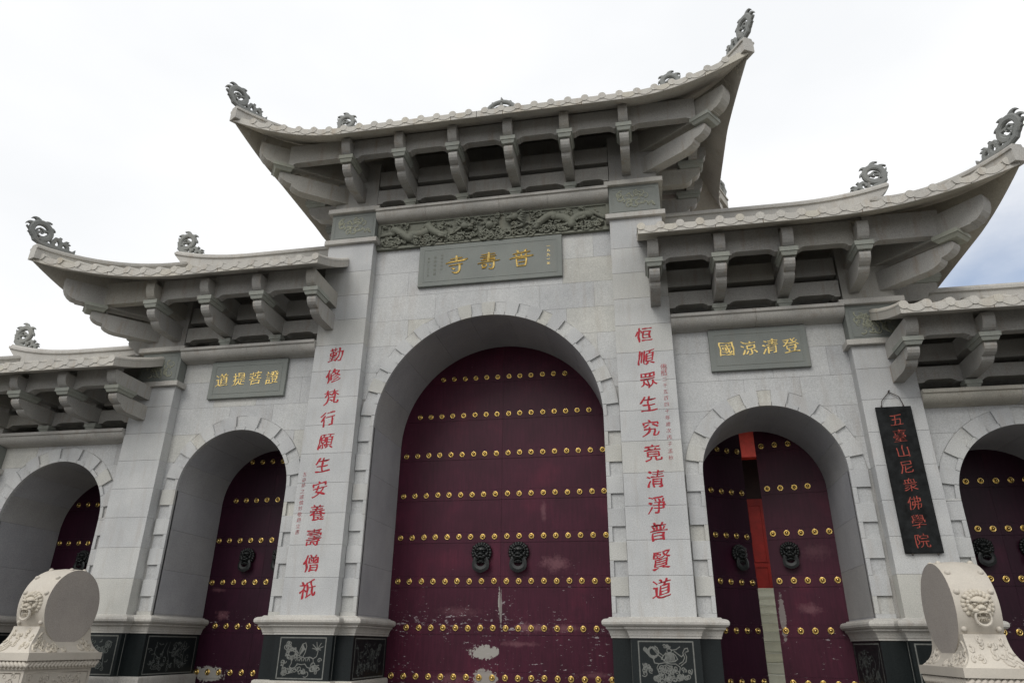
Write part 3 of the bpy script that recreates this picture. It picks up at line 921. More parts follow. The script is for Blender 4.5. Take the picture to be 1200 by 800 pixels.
# ------------------------------------------------------------------ roofs
def roof(s, T, x_in, xs, tx, rise, yproj, xr, zr, kpow=1.8, flat_in=True, xin_back=None, ridge_lift=0.24, ridge_in=None, YC=YC, inset=0.22, fsc=1.05):
    """one half roof (s = -1 left, +1 right) from |x| = x_in to the hip tip |x| = tx"""
    E = T['E']
    TH = 0.135
    tz = E + rise + TH
    ty = -1.19 - yproj
    def kk(x): return max(0.0, (x - xs)/(tx - xs))
    def ye(x): return -1.19 - yproj*kk(x)**kpow
    def ze(x): return E + TH + rise*kk(x)**kpow
    def hz(t): w = 1-t; return tz + (zr-tz)*(0.30*w + 0.70*w*w)         # t=0 ridge end, t=1 tip
    def g(v): return 0.57*v + 0.43*v*v
    def top(x):
        if x <= xr: return (YC, zr)
        t = (x-xr)/(tx-xr)
        return (YC + (ty-YC)*t, max(hz(t), ze(x)))
    def Fr(x, v, dz=0.0):
        y1, z1 = top(x)
        y0, z0 = ye(x), ze(x)
        return (s*x, y0+(y1-y0)*v, z0+(z1-z0)*g(v)+dz)
    name = "roof"
    nx = 40
    X = [x_in + (tx-x_in)*i/nx for i in range(nx+1)]
    V = [0, .04, .1, .2, .3, .4, .5, .6, .7, .8, .9, 1]
    m = MB()
    fl = s > 0
    m.grid([[Fr(x, v) for v in V] for x in X], True, not fl)
    m.grid([[Fr(x, v, -TH) for v in V] for x in X], True, fl)
    m.grid([[(Fr(x, 0)[0], Fr(x, 0)[1]+0.012, Fr(x, 0)[2]), (Fr(x, 0)[0], Fr(x, 0)[1]+0.012, Fr(x, 0, -TH)[2])] for x in X], False, fl)
    # open end (cheek) of the half roof
    e0 = [Fr(x_in, v) for v in V]; e1 = [Fr(x_in, v, -TH) for v in V]
    m.grid([e0, e1], False, fl)
    # back slope, mirrored in depth
    def Bk(p): return (p[0], 2*YC-p[1], p[2])
    m.grid([[Bk(Fr(x, v)) for v in V] for x in X], True, fl)
    m.grid([[Bk(Fr(x, v, -TH)) for v in V] for x in X], True, not fl)
    m.grid([[Bk(Fr(x, 0)), Bk(Fr(x, 0, -TH))] for x in X], False, not fl)
    # side slope
    byk = 2*YC - ty
    def sx_(y):
        q = abs(y-YC)/(YC-ty)
        return tx - inset*(1-max(0.0, (q-0.35)/0.65)**1.8)
    def sz_(y):
        q = abs(y-YC)/(YC-ty)
        return E + TH + rise*max(0.0, (q-0.45)/0.55)**1.8
    def Sd(y, v, dz=0.0):
        t = abs(y-YC)/(YC-ty)
        xt = xr + (tx-xr)*t
        x0 = sx_(y); z0 = sz_(y); z1 = max(hz(t), z0)
        return (s*(x0+(xt-x0)*v), y, z0+(z1-z0)*g(v)+dz)
    Y = [ty + (byk-ty)*i/24 for i in range(25)]
    m.grid([[Sd(y, v) for v in V] for y in Y], True, not fl)
    m.grid([[Sd(y, v, -TH) for v in V] for y in Y], True, fl)
    m.grid([[Sd(y, 0), Sd(y, 0, -TH)] for y in Y], False, fl)
    rf = part(name, m, M_ROOF, gate)
    # front: fascia stones, tile rolls, drip curves
    sp = 0.305
    n = int((tx - x_in - 0.12)/sp)
    xs_t = [x_in + 0.06 + sp*i for i in range(n+1)] if x_in > 0.5 else [sp*(i+0.5) for i in range(int((tx-0.1)/sp))]
    # joint between eave stones every second or third tile
    jx = [x_in] + [x_in + 0.06 + sp*(2.35*i+1.4) for i in range(int((tx-x_in)/sp/2.35)) if x_in + 0.06 + sp*(2.35*i+1.4) < tx-0.3] + [tx]
    for a, b in zip(jx[:-1], jx[1:]):
        q = max(3, int((b-a)/0.12))
        f = MB()
        rows = []
        for i in range(q+1):
            x = a + (b-a)*i/q + (0.005 if i == 0 else (-0.005 if i == q else 0))
            p = Fr(x, 0)
            rows.append([(p[0], p[1]+0.013, p[2]+0.004), (p[0], p[1], p[2]+0.002), (p[0], p[1], p[2]-TH+0.002), (p[0], p[1]+0.013, p[2]-TH-0.002)])
        f.grid(rows, False, fl)
        part("eave_stone", f, M_ROOF, rf)
    for a in jx[1:-1]:
        p = Fr(a, 0)
        part("eave_joint", MB().box(p[0]-0.006, p[0]+0.006, p[1]+0.004, p[1]+0.03, p[2]-TH+0.006, p[2]-0.002), M_RUST, rf)
    for i, x in enumerate(xs_t):
        # the roll runs up the slope, its closed end shows at the eave
        m = MB()
        rr = 0.066
        vmax = 0.97
        pts = [Fr(x, v, 0.0) for v in (0.0, 0.08, 0.2, 0.4, 0.6, 0.8, vmax)]
        if pts[-1][1] - pts[0][1] < 0.15: pts = [Fr(x, 0), (s*x, Fr(x, 0)[1]+0.16, Fr(x, 0)[2]+0.04)]
        pts[0] = (pts[0][0], pts[0][1]-0.012, pts[0][2])
        rows = []
        for p in pts:
            rows.append([(p[0]+rr*cos(a), p[1], p[2]-0.004+rr*sin(a)) for a in [pi*t/8 for t in range(9)]])
        m.grid(rows, True, False)
        p = pts[0]
        disc = [(p[0]+rr*cos(a), p[1]-0.001, p[2]-0.004+rr*sin(a)) for a in [2*pi*t/14 for t in range(14)]]
        rim = [(d[0], d[1]+0.016, d[2]) for d in disc]
        m.add(disc + rim, [tuple(range(14))] + [((t+1) % 14, t, 14+t, 14+(t+1) % 14) for t in range(14)])
        part("roll_tile", m, M_ROOF, rf)
        if i < len(xs_t)-1:
            xb = xs_t[i+1]
            m = MB()
            zt = lambda xx: Fr(xx, 0)[2]
            pl = []
            q = 8
            for t in range(q+1):
                u = t/q
                xx = x + (xb-x)*u
                dpth = 0.030 + 0.088*sin(pi*u)**0.8
                pl.append((xx, zt(xx)-dpth, ye(xx)))
            f1 = [(s*a, y-0.009, z) for a, z, y in pl] + [(s*xb, ye(xb)-0.009, zt(xb)-0.001), (s*x, ye(x)-0.009, zt(x)-0.001)]
            b1 = [(a, y+0.010, z) for a, y, z in f1]
            nn = len(f1)
            fc = tuple(range(nn)) if s > 0 else tuple(range(nn))[::-1]
            m.add(f1+b1, [fc] + [(((t+1) % nn, t, nn+t, nn+(t+1) % nn) if s > 0 else (t, (t+1) % nn, nn+(t+1) % nn, nn+t)) for t in range(nn)])
            part("drip_tile", m, M_ROOF, rf)
    # rolls of the side and back slopes, joined
    m = MB()
    for y in [ty+0.35 + sp*i for i in range(int((byk-ty-0.5)/sp))]:
        pts = [Sd(y, v) for v in (0, .2, .5, .8, .97)]
        m.tube(pts, 0.062, 6)
    for x in xs_t:
        m.tube([Bk(Fr(x, v)) for v in (0, .2, .5, .8, .97)], 0.062, 6)
    o = part("side_roll_tiles", m, M_ROOF, rf)
    o['kind'] = 'stuff'
    # hip ridges, front and back
    for bk in (False, True):
        m = MB()
        H = 0.19
        wd = 0.10
        rows = []
        dirx, diry = (tx-xr), (ty-YC)
        L = hypot(dirx, diry)
        px_, py_ = -diry/L*wd*s, dirx/L*wd           # across the hip
        for i in range(15):
            t = i/14*1.012
            x = xr + (tx-xr)*t; y = YC + (ty-YC)*t; z = max(hz(min(t, 1)), ze(min(x, tx)))
            h = H
            a = Vector((s*x, y, z)); ac = Vector((s*diry/L*-1, dirx/L, 0))*wd
            ac = Vector((-diry/L*s, -dirx/L*-1, 0)).normalized()*wd
            ac = Vector((s*(-diry), -(-dirx)*1.0, 0)); ac = Vector((s*diry, -dirx, 0)).normalized()*wd*-1
            b_ = Vector((0, 0, 1))
            rows.append([a+ac-b_*0.10, a+ac+b_*h*0.50, a+ac*1.25+b_*h*0.52, a+ac*1.25+b_*h*0.72, a+ac*0.9+b_*h*0.74, a+ac*0.75+b_*h, a-ac*0.75+b_*h,
                         a-ac*0.9+b_*h*0.74, a-ac*1.25+b_*h*0.72, a-ac*1.25+b_*h*0.52, a-ac+b_*h*0.50, a-ac-b_*0.10, a+ac-b_*0.10])
        if bk: rows = [[Vector((p.x, 2*YC-p.y, p.z)) for p in r] for r in rows]
        m.grid([[tuple(p) for p in r] for r in rows], False, (s > 0) != bk)
        m.add([tuple(p) for p in rows[-1][:-1]], [tuple(range(12)) if (s > 0) == bk else tuple(range(12))[::-1]])
        part("hip_ridge", m, M_TRIM, rf)
    # main ridge with upturned end
    m = MB()
    x_a = ridge_in if ridge_in is not None else x_in
    xe = xr + 0.28
    rows = []
    for i in range(21):
        x = x_a + (xe-x_a)*i/20
        q = max(0, (x-(xr-1.6))/(xe-xr+1.6))
        z = zr - 0.06 + ridge_lift*q**2.2
        h = 0.27
        cut = 0.24*max(0, (x-xr)/(xe-xr))
        rows.append([(s*x, YC-0.10, z-0.10+cut), (s*x, YC-0.10, z+h*0.55), (s*x, YC-0.135, z+h*0.58), (s*x, YC-0.135, z+h*0.76), (s*x, YC-0.10, z+h*0.79),
                     (s*x, YC-0.075, z+h), (s*x, YC+0.075, z+h), (s*x, YC+0.10, z+h*0.79), (s*x, YC+0.135, z+h*0.76), (s*x, YC+0.135, z+h*0.58), (s*x, YC+0.10, z+h*0.55), (s*x, YC+0.10, z-0.10+cut), (s*x, YC-0.10, z-0.10+cut)])
    m.grid(rows, False, s < 0)
    m.add(rows[-1][:-1], [tuple(range(12)) if s < 0 else tuple(range(12))[::-1]])
    part("main_ridge", m, M_TRIM, rf)
    # finials
    L = hypot(tx-xr, ty-YC)
    d3 = Vector((s*(tx-xr)/L, (ty-YC)/L, 0))
    slope = (hz(1.0)-hz(0.80))/(0.20*L)
    tipz = max(hz(1.0), ze(tx)) + 0.215
    finial(rf, Vector((s*tx, ty, tipz)), d3, slope, 1.0)
    finial(rf, Vector((s*tx, 2*YC-ty, tipz)), Vector((d3.x, -d3.y, 0)), slope, 1.0)
    finial(rf, Vector((s*(xe-0.02), YC, zr-0.06+ridge_lift+0.262)), Vector((s, 0, 0)), 2.2*ridge_lift/(xe-xr+1.6)+0.10, fsc)
    return rf

def finial_mb():
    """openwork scroll in the s-t plane: s outward along the ridge, t up; thickness along n"""
    m = MB()
    def rib(pts, w, th=0.040):
        n = len(pts)
        w = w if isinstance(w, list) else [w]*n
        rows = []
        for i in range(n):
            a = pts[max(i-1, 0)]; b = pts[min(i+1, n-1)]
            dx, dz = b[0]-a[0], b[1]-a[1]; L = hypot(dx, dz) or 1
            nx, nz_ = -dz/L, dx/L
            p = pts[i]; h = w[i]/2
            rows.append([(p[0]+nx*h, -th*0.55, p[1]+nz_*h), (p[0]+nx*h*0.55, -th, p[1]+nz_*h*0.55), (p[0]-nx*h*0.55, -th, p[1]-nz_*h*0.55), (p[0]-nx*h, -th*0.55, p[1]-nz_*h),
                         (p[0]-nx*h, th*0.55, p[1]-nz_*h), (p[0]-nx*h*0.55, th, p[1]-nz_*h*0.55), (p[0]+nx*h*0.55, th, p[1]+nz_*h*0.55), (p[0]+nx*h, th*0.55, p[1]+nz_*h)])
            rows[-1].append(rows[-1][0])
        m.grid(rows, False)
        for r, fl in ((rows[0], True), (rows[-1], False)):
            m.add(r[:-1], [tuple(range(8)) if not fl else tuple(range(8))[::-1]])
    C = (-0.04, 0.27)
    R_ = 0.165
    # outer ring rising out of the base band
    base = [(-0.62, 0.0), (-0.5, 0.015), (-0.35, 0.02), (-0.2, 0.025), (-0.06, 0.045), (0.06, 0.10)]
    ring = [(C[0]+R_*cos(a), C[1]+R_*sin(a)) for a in [radians(-48 + 330*t/26) for t in range(27)]]
    rib(base + ring, [0.07, 0.085, 0.09, 0.095, 0.105, 0.11] + [0.108 - 0.012*t/26 for t in range(27)])
    # inner scroll
    rib([(C[0]+0.12*cos(a)*(1-t/14), C[1]-0.01+0.12*sin(a)*(1-t/14)) for t, a in [(t, radians(200+38*t)) for t in range(12)]], [0.045-0.002*t for t in range(12)], 0.03)
    rib([(C[0]-0.12, C[1]+0.02), (C[0]-0.04, C[1]+0.02), (C[0]+0.03, C[1]+0.06)], [0.05, 0.06, 0.03], 0.028)
    rib([(C[0]+0.11, C[1]-0.07), (C[0]+0.05, C[1]-0.03), (C[0], C[1]+0.0)], [0.04, 0.05, 0.04], 0.028)
    # flame hooks round the ring
    def hook(a, l, curl, w=0.07):
        a = radians(a)
        p0 = (C[0]+(R_+0.01)*cos(a), C[1]+(R_+0.01)*sin(a))
        pts = [p0]; d = a
        for t in range(5):
            pts.append((pts[-1][0]+l/5*cos(d), pts[-1][1]+l/5*sin(d))); d += curl/5
        rib(pts, [w, w*0.85, w*0.62, w*0.42, w*0.25, w*0.06], 0.026)
    hook(0, 0.10, 1.3, 0.085); hook(34, 0.15, -1.9, 0.11); hook(72, 0.17, -2.3, 0.13); hook(115, 0.13, 2.0, 0.11); hook(152, 0.11, 2.1, 0.095); hook(-22, 0.07, 1.2, 0.07)
    # leaf scrolls on the tail
    rib([(-0.60, 0.0), (-0.64, 0.03), (-0.66, 0.08)], [0.087, 0.058, 0.014], 0.03)
    rib([(-0.52, 0.03), (-0.52, 0.09), (-0.48, 0.14), (-0.42, 0.145), (-0.39, 0.11)], [0.072, 0.072, 0.072, 0.065, 0.043], 0.034)
    rib([(-0.49, 0.13), (-0.54, 0.16), (-0.57, 0.15)], [0.072, 0.043, 0.014], 0.03)
    rib([(-0.46, 0.15), (-0.50, 0.20), (-0.54, 0.20)], [0.072, 0.043, 0.014], 0.03)
    rib([(-0.38, 0.05), (-0.40, 0.12), (-0.37, 0.19), (-0.31, 0.20), (-0.27, 0.15), (-0.30, 0.11)], [0.072, 0.080, 0.087, 0.080, 0.072, 0.043], 0.036)
    rib([(-0.36, 0.19), (-0.40, 0.24), (-0.37, 0.25)], [0.072, 0.043, 0.014], 0.03)
    rib([(-0.26, 0.06), (-0.25, 0.12), (-0.21, 0.15)], [0.072, 0.072, 0.058], 0.034)
    return m
ME_FIN = finial_mb().mesh("finial", M_FINIAL)
def finial(parent, base, d, slope, sc):
    d = Vector((d.x, d.y, 0)).normalized()
    a = math.atan(slope)
    u = d*cos(a) + Vector((0, 0, 1))*sin(a)
    n = d.cross(Vector((0, 0, 1))).normalized()
    w = n.cross(u) * 1.0
    if w.z < 0: w = -w; n = -n
    M = Matrix(((u.x*sc, n.x*sc, w.x*sc, base.x), (u.y*sc, n.y*sc, w.y*sc, base.y), (u.z*sc, n.z*sc, w.z*sc, base.z), (0, 0, 0, 1)))
    o = bpy.data.objects.new("finial", ME_FIN)
    COL.objects.link(o)
    o.parent = parent
    o.matrix_local = M
    return o

for s in (-1, 1):
    roof(s, Tc, 0.0, 2.75, 4.80, 0.42, 0.24, 3.55, 11.92, ridge_in=0.0, YC=0.93, inset=0.27, fsc=1.0)
    roof(s, Ts, 2.74, 5.35, 8.11, 0.27, 0.50, 7.16, 9.14, kpow=2.2, ridge_in=3.2, inset=0.04)
    roof(s, To, 6.30, 8.9, 11.90, 0.27, 0.50, 10.78, 7.10, kpow=2.2, ridge_in=6.77)

# flaming wheel ornament on the middle of the top ridge
m = MB()
zb = 12.22
m.tube([(0.36*cos(a), 0.93, zb+0.40*sin(a)) for a in [radians(t) for t in range(0, 181, 12)]], 0.055, 8, 0.8, (0, 1, 0))
m.tube([(0.25*cos(a), 0.93, zb+0.27*sin(a)) for a in [radians(t) for t in range(0, 181, 15)]], 0.028, 6)
m.tube([(0, 0.93, zb-0.05), (0, 0.93, zb+0.38)], 0.035, 6)
m.tube([(0, 0.93, zb), (0.2, 0.93, zb+0.28)], 0.025, 6); m.tube([(0, 0.93, zb), (-0.2, 0.93, zb+0.28)], 0.025, 6)
m.tube([(0, 0.93, zb+0.38), (0.01, 0.93, zb+0.46), (-0.01, 0.93, zb+0.54)], [0.05, 0.035, 0.008], 6)
for k in range(5):
    a = radians(30+30*k)
    m.ball((0.40*cos(a), 0.93, zb+0.44*sin(a)), 0.035, 6, 4)
part("ridge_ornament", m, M_FINIAL, gate)

# attic cores under the three roofs so that no sky shows between slopes and walls
for (x0, x1, z0, z1) in ((-3.15, 3.15, 10.2, 11.2), (3.2, 6.70, 7.3, 8.2), (-6.70, -3.2, 7.3, 8.2), (6.77, 10.25, 5.6, 6.4), (-10.25, -6.77, 5.6, 6.4)):
    part("attic_wall", MB().box(x0, x1, 0.70, 1.60, z0, z1), M_BRACK, gate)

# ------------------------------------------------------------------ plaques, frieze, couplets
BIG = {  # brush strokes on a 20 x 20 grid: points and widths
 "寺": [[(9.5,19,.9),(9.6,16,1.5),(9.8,12.5,1.3)], [(4,15.2,.5),(9,16.2,.8),(14.5,16.6,.6)], [(0.5,11.2,.5),(4,12.6,1.2),(10,13.3,1.3),(16,13.9,1.4),(19,15.2,.6)],
       [(3.2,8.8,.4),(8,9.4,.8),(15,10.2,.6)], [(12.2,10.6,1.2),(12.6,6,1.4),(12,2.6,1.4),(9.5,1.0,1.2),(6.2,2.4,.5)], [(5.6,6.6,.6),(8.2,5.2,1.5),(8.6,5.0,.6)]],
 "壽": [[(9.6,19.5,1.0),(9.8,15,1.6),(9.4,10.5,1.2)], [(3.5,17,.4),(10,17.6,.7),(15,18,.5)], [(2.5,14.8,.4),(9,15.3,.7),(16,15.8,.5)], [(5,13.2,.4),(10,13.4,.6),(14.8,13.8,1.0),(14.5,11.4,.6)],
       [(3,11.6,.4),(9,12,.6),(15,12.2,.4)], [(0.5,8.4,.4),(6,9.8,.8),(13,10.2,.9),(19,10.9,.5)], [(4.2,7.6,.8),(4.6,4.6,.8),(7.8,4.8,.7),(8,7.6,.8),(4.2,7.6,.6)],
       [(14,9.6,1.0),(14.2,4.6,1.2),(12.8,2.4,1.1),(9.8,3.0,.5)], [(10.2,7.2,.6),(11.6,5.6,1.1)], [(4,3.4,.4),(7.5,3.8,.6)]],
 "普": [[(6,19,.7),(7,17.2,1.6),(7.3,16.6,.6)], [(13.8,19.4,.6),(12.6,17.6,1.5),(12,16.8,.5)], [(2.6,14.8,.4),(8,16,1.0),(17,16.9,.7)], [(5.2,14.4,.6),(6,12.6,1.5)], [(9.6,14.8,.6),(9.8,12.8,1.2)], [(14,15.2,.6),(13,12.9,1.4)],
       [(0,10.2,.5),(4,11.8,1.1),(10,12.3,1.1),(16,12.3,1.2),(19.6,12.8,.8)], [(5.6,10.2,.8),(6,6,1.0),(6.6,2.2,1.1)], [(6,10.2,.8),(10,10.6,.9),(14,10.9,1.0),(13.6,6,1.1),(12.8,2.6,.9)], [(7.4,6.6,.7),(12.6,6.9,.7)], [(6.8,2.8,.9),(12.8,3.1,.9)]]}
def brush_char(ch, w, h, x0, y0, z0):
    """strokes with two lips and a sunk middle, as cut letters filled with gold"""
    m = MB()
    for st in BIG[ch]:
        pts = [((p[0]/20-0.5)*w, (p[1]/20-0.5)*h) for p in st]; wd = [p[2]/20*w*0.62 for p in st]
        P, Wd = [], []
        for i in range(len(pts)-1):
            for t in range(4):
                u = t/4
                P.append((pts[i][0]+(pts[i+1][0]-pts[i][0])*u, pts[i][1]+(pts[i+1][1]-pts[i][1])*u)); Wd.append(wd[i]+(wd[i+1]-wd[i])*u)
        P.append(pts[-1]); Wd.append(wd[-1])
        for _ in range(2):
            P = [P[0]] + [((a[0]+2*b[0]+c[0])/4, (a[1]+2*b[1]+c[1])/4) for a, b, c in zip(P[:-2], P[1:-1], P[2:])] + [P[-1]]
        rows = []
        for i, p in enumerate(P):
            a, b = P[max(0, i-1)], P[min(len(P)-1, i+1)]
            dx, dz = b[0]-a[0], b[1]-a[1]; L = hypot(dx, dz) or 1
            nx, nz_ = -dz/L, dx/L
            q = Wd[i]
            rows.append([(x0+p[0]+nx*q*k, y0-d, z0+p[1]+nz_*q*k) for k, d in ((1.1, -0.002), (0.95, 0.012), (0.1, 0.003), (-0.95, 0.012), (-1.1, -0.002))])
        m.grid(rows, False, True)
    return m

def plaque(xa, xb, z0, z1, chars, zc, size, label, small=()):
    m = MB()
    m.bbox(xa, xb, YW-0.028, PW+0.02, z0, z1, 0.006)
    p = part("plaque", m, M_GREEN, gate)
    p['label'] = label
    b = MB()
    w = 0.09
    for (u0, u1, v0, v1) in ((xa+w, xb-w, z1-w-0.012, z1-w), (xa+w, xb-w, z0+w, z0+w+0.012), (xa+w, xa+w+0.012, z0+w+0.012, z1-w-0.012), (xb-w-0.012, xb-w, z0+w+0.012, z1-w-0.012)):
        b.box(u0, u1, YW-0.033, YW-0.027, v0, v1)
    part("plaque_border", b, M_GREEN, p)
    for k, (ch, x) in enumerate(chars):
        g = glyph(ch, size, 0.004, -0.006, 1.1, 3+k, 0.06, 0.6)
        part("gold_character", brush_char(ch, 0.46, 0.42, x, YW-0.030, zc) if ch in BIG else place_glyph(g, x, YW-0.030, zc), M_GOLD, p)
    for (txt, x, zt, zb_, mt) in small:
        g = MB()
        n = len(txt)
        for k, ch in enumerate(txt):
            q = glyph(ch, (zt-zb_)/n*0.72, 0.003, -0.008, 0, k)
            place_glyph(q, x, YW-0.029, zt-(zt-zb_)*(k+0.5)/n)
            g.add(q.v, q.f)
        part("small_inscription", g, mt, p)
    return p
plaque(-1.37, 1.37, 7.67, 8.545, [("寺", -0.62), ("壽", 0.0), ("普", 0.62)], 8.09, 0.46, "green stone plaque with three gold characters under the dragon frieze",
       [("一九九一年", 1.12, 8.36, 7.90, M_GOLD), ("山西五臺山", -0.92, 8.35, 7.98, M_DRAGON), ("普壽寺重建", -1.05, 8.32, 7.88, M_DRAGON), ("佛曆二五三五", -1.18, 8.30, 7.86, M_DRAGON)])
plaque(-5.335, -3.79, 5.66, 6.395, [("道", -5.08), ("提", -4.73), ("菩", -4.40), ("證", -4.06)], 6.025, 0.27, "green stone plaque with four gold characters over the left archway")
plaque(3.79, 5.335, 5.66, 6.395, [("國", 4.06), ("涼", 4.41), ("清", 4.75), ("登", 5.07)], 6.04, 0.27, "green stone plaque with four gold characters over the right archway")

COUP_Z = [6.33, 5.92, 5.52, 5.12, 4.71, 4.31, 3.90, 3.505, 3.11, 2.70, 2.31]
for s, txt in ((-1, "勤修梵行願生安養壽僧祇"), (1, "恒順眾生究竟清淨普賢道")):
    p = PIERS[(s, 1)]
    for k, ch in enumerate(txt):
        g = glyph(ch, 0.285, 0.0015, -0.005, 1.2, k*3+s, 0.17, 1.9)
        part("red_character", place_glyph(g, s*2.75 + (0.0 if s > 0 else -0.02) + random.uniform(-.012, .012), -0.0005, COUP_Z[k]), M_RED, p)
for s, txt, x, zt, zb_ in ((1, "佛曆二千五百四十年歲次丙子孟秋", 3.02, 5.79, 4.17), (-1, "五臺夢之護僧妙敬題立書", -3.08, 4.20, 3.15)):
    p = PIERS[(s, 1)]
    n = len(txt)
    g = MB()
    for k, ch in enumerate(txt):
        sz = 0.115 if (s > 0 and k < 2) else 0.080
        q = glyph(ch, sz, 0.002, -0.008, 0.7, k, 0.12)
        place_glyph(q, x, -0.0005, zt-(zt-zb_)*(k+0.5)/n)
        g.add(q.v, q.f)
    part("small_inscription", g, M_REDS, p)

# dragon frieze
fz0, fz1 = 8.555, 9.135
m = MB().box(-2.268, 2.268, YW-0.012, PW+0.02, fz0, fz1)
for (a, b, c, d) in ((-2.268, 2.268, fz0, fz0+0.04), (-2.268, 2.268, fz1-0.04, fz1), (-2.268, -2.21, fz0+0.04, fz1-0.04), (2.21, 2.268, fz0+0.04, fz1-0.04)):
    m.box(a, b, YW-0.040, YW-0.011, c, d)
fr = part("dragon_frieze", m, M_DRAGON, gate)
fr['label'] = "dark carved frieze of two dragons facing a pearl"
zm = (fz0+fz1)/2
def dragon(s):
    m = MB()
    rnd = random.Random(5+s)
    N_ = 64
    path = []; rad = []
    for i in range(N_+1):
        t = i/N_
        x = 0.42 + 1.72*t + 0.075*sin(t*31 + 1.2)
        z = zm + 0.01 + (0.125*sin(t*15.5 + 0.6) + 0.055*sin(t*34 + s))*(1-0.25*t)
        y = YW-0.030 - 0.035*(0.5+0.5*sin(t*15.5*1.0+2.2))
        path.append((s*x, y, z)); rad.append(0.024 + 0.078*sin(pi*min(1, (1-t)*1.25+0.02))**0.6*(1-0.35*t))
    m.tube(path, rad, 8, 0.9, (0, 1, 0))
    # back fins
    for i in range(2, N_-2, 2):
        p = Vector(path[i]); q = Vector(path[i+1]); d = (q-p).normalized()
        nrm_ = Vector((-d.z, 0, d.x));
        if nrm_.z < 0: nrm_ = -nrm_
        r = rad[i]
        m.tube([p+nrm_*r*0.8, p+nrm_*(r+0.035)+d*0.02], [0.018, 0.004], 5)
    # head
    h = Vector(path[0])
    m.ball(h+Vector((-s*0.02, -0.03, 0.02)), (0.10, 0.055, 0.075), 10, 7)
    m.ball(h+Vector((-s*0.11, -0.03, 0.0)), (0.075, 0.045, 0.045), 8, 6)
    m.ball(h+Vector((-s*0.12, -0.03, -0.06)), (0.06, 0.035, 0.02), 8, 5)
    m.ball(h+Vector((-s*0.16, -0.05, 0.035)), 0.024, 6, 5)
    m.ball(h+Vector((-s*0.05, -0.075, 0.05)), 0.022, 6, 5)
    for k in range(2):
        m.tube([h+Vector((s*0.02, -0.03, 0.06+0.01*k)), h+Vector((s*0.12, -0.04-0.01*k, 0.12+0.02*k)), h+Vector((s*0.22, -0.03, 0.11+0.05*k))], [0.022, 0.016, 0.004], 6)
    for k in range(7):
        a = rnd.uniform(-1.2, 1.2)
        m.tube([h+Vector((s*0.05, -0.02, 0.0)), h+Vector((s*0.13, -0.05, 0.10*sin(a))), h+Vector((s*0.22, -0.03, 0.17*sin(a)))], [0.025, 0.017, 0.004], 5)
    m.tube([h+Vector((-s*0.15, -0.04, 0.02)), h+Vector((-s*0.22, -0.05, 0.09)), h+Vector((-s*0.16, -0.04, 0.16))], [0.012, 0.009, 0.003], 5)
    # legs with claws
    for t0 in (0.16, 0.36, 0.62, 0.80):
        p = Vector(path[int(t0*N_)])
        sg = -1 if p.z > zm else -1
        k1 = p+Vector((-s*0.06, -0.03, sg*0.08)); k2 = p+Vector((-s*0.15, -0.04, sg*0.10)); 
        m.tube([p, k1, k2], [0.045, 0.036, 0.024], 7)
        for c in range(4):
            a = pi + (c-1.5)*0.55
            e = k2+Vector((s*cos(a)*0.06, -0.01, sin(a)*0.06))
            m.tube([k2, e], [0.016, 0.004], 5)
    # tail tuft
    e = Vector(path[-1])
    for c in range(5):
        a = (c-2)*0.4
        m.tube([e, e+Vector((s*0.06*cos(a), -0.01, 0.07*sin(a)+0.03))], [0.022, 0.004], 5)
    return part("dragon", m, M_DRAGON, fr)
for s in (-1, 1): dragon(s)
m = MB().ball((0, YW-0.06, zm+0.02), 0.085, 12, 8)
for k in range(6):
    a = k*pi/3
    m.tube([(0.10*cos(a), YW-0.05, zm+0.02+0.10*sin(a)), (0.16*cos(a+.4), YW-0.04, zm+0.02+0.15*sin(a+.4)), (0.19*cos(a+.9), YW-0.03, zm+0.02+0.19*sin(a+.9))], [0.028, 0.018, 0.004], 5)
part("pearl", m, M_DRAGON, fr)
m = MB()
rnd = random.Random(12)
for k in range(290):
    cx = rnd.uniform(-2.12, 2.12); cz = rnd.uniform(fz0+0.07, fz1-0.07)
    if rnd.random() < 0.45: cz = rnd.uniform(fz0+0.06, fz0+0.17)
    R_ = rnd.uniform(0.035, 0.085); a0 = rnd.uniform(0, 6.28); sg = rnd.choice((-1, 1))
    m.tube([(cx+R_*(1-t/9)*cos(a0+sg*t*0.75), YW-0.022-0.030*rnd.random()-0.004*t, cz+R_*(1-t/9)*sin(a0+sg*t*0.75)) for t in range(8)],
           [0.027*(1-t/11) for t in range(8)], 5)
o = part("cloud_scrolls", m, M_DRAGON, fr)
o['kind'] = 'stuff'

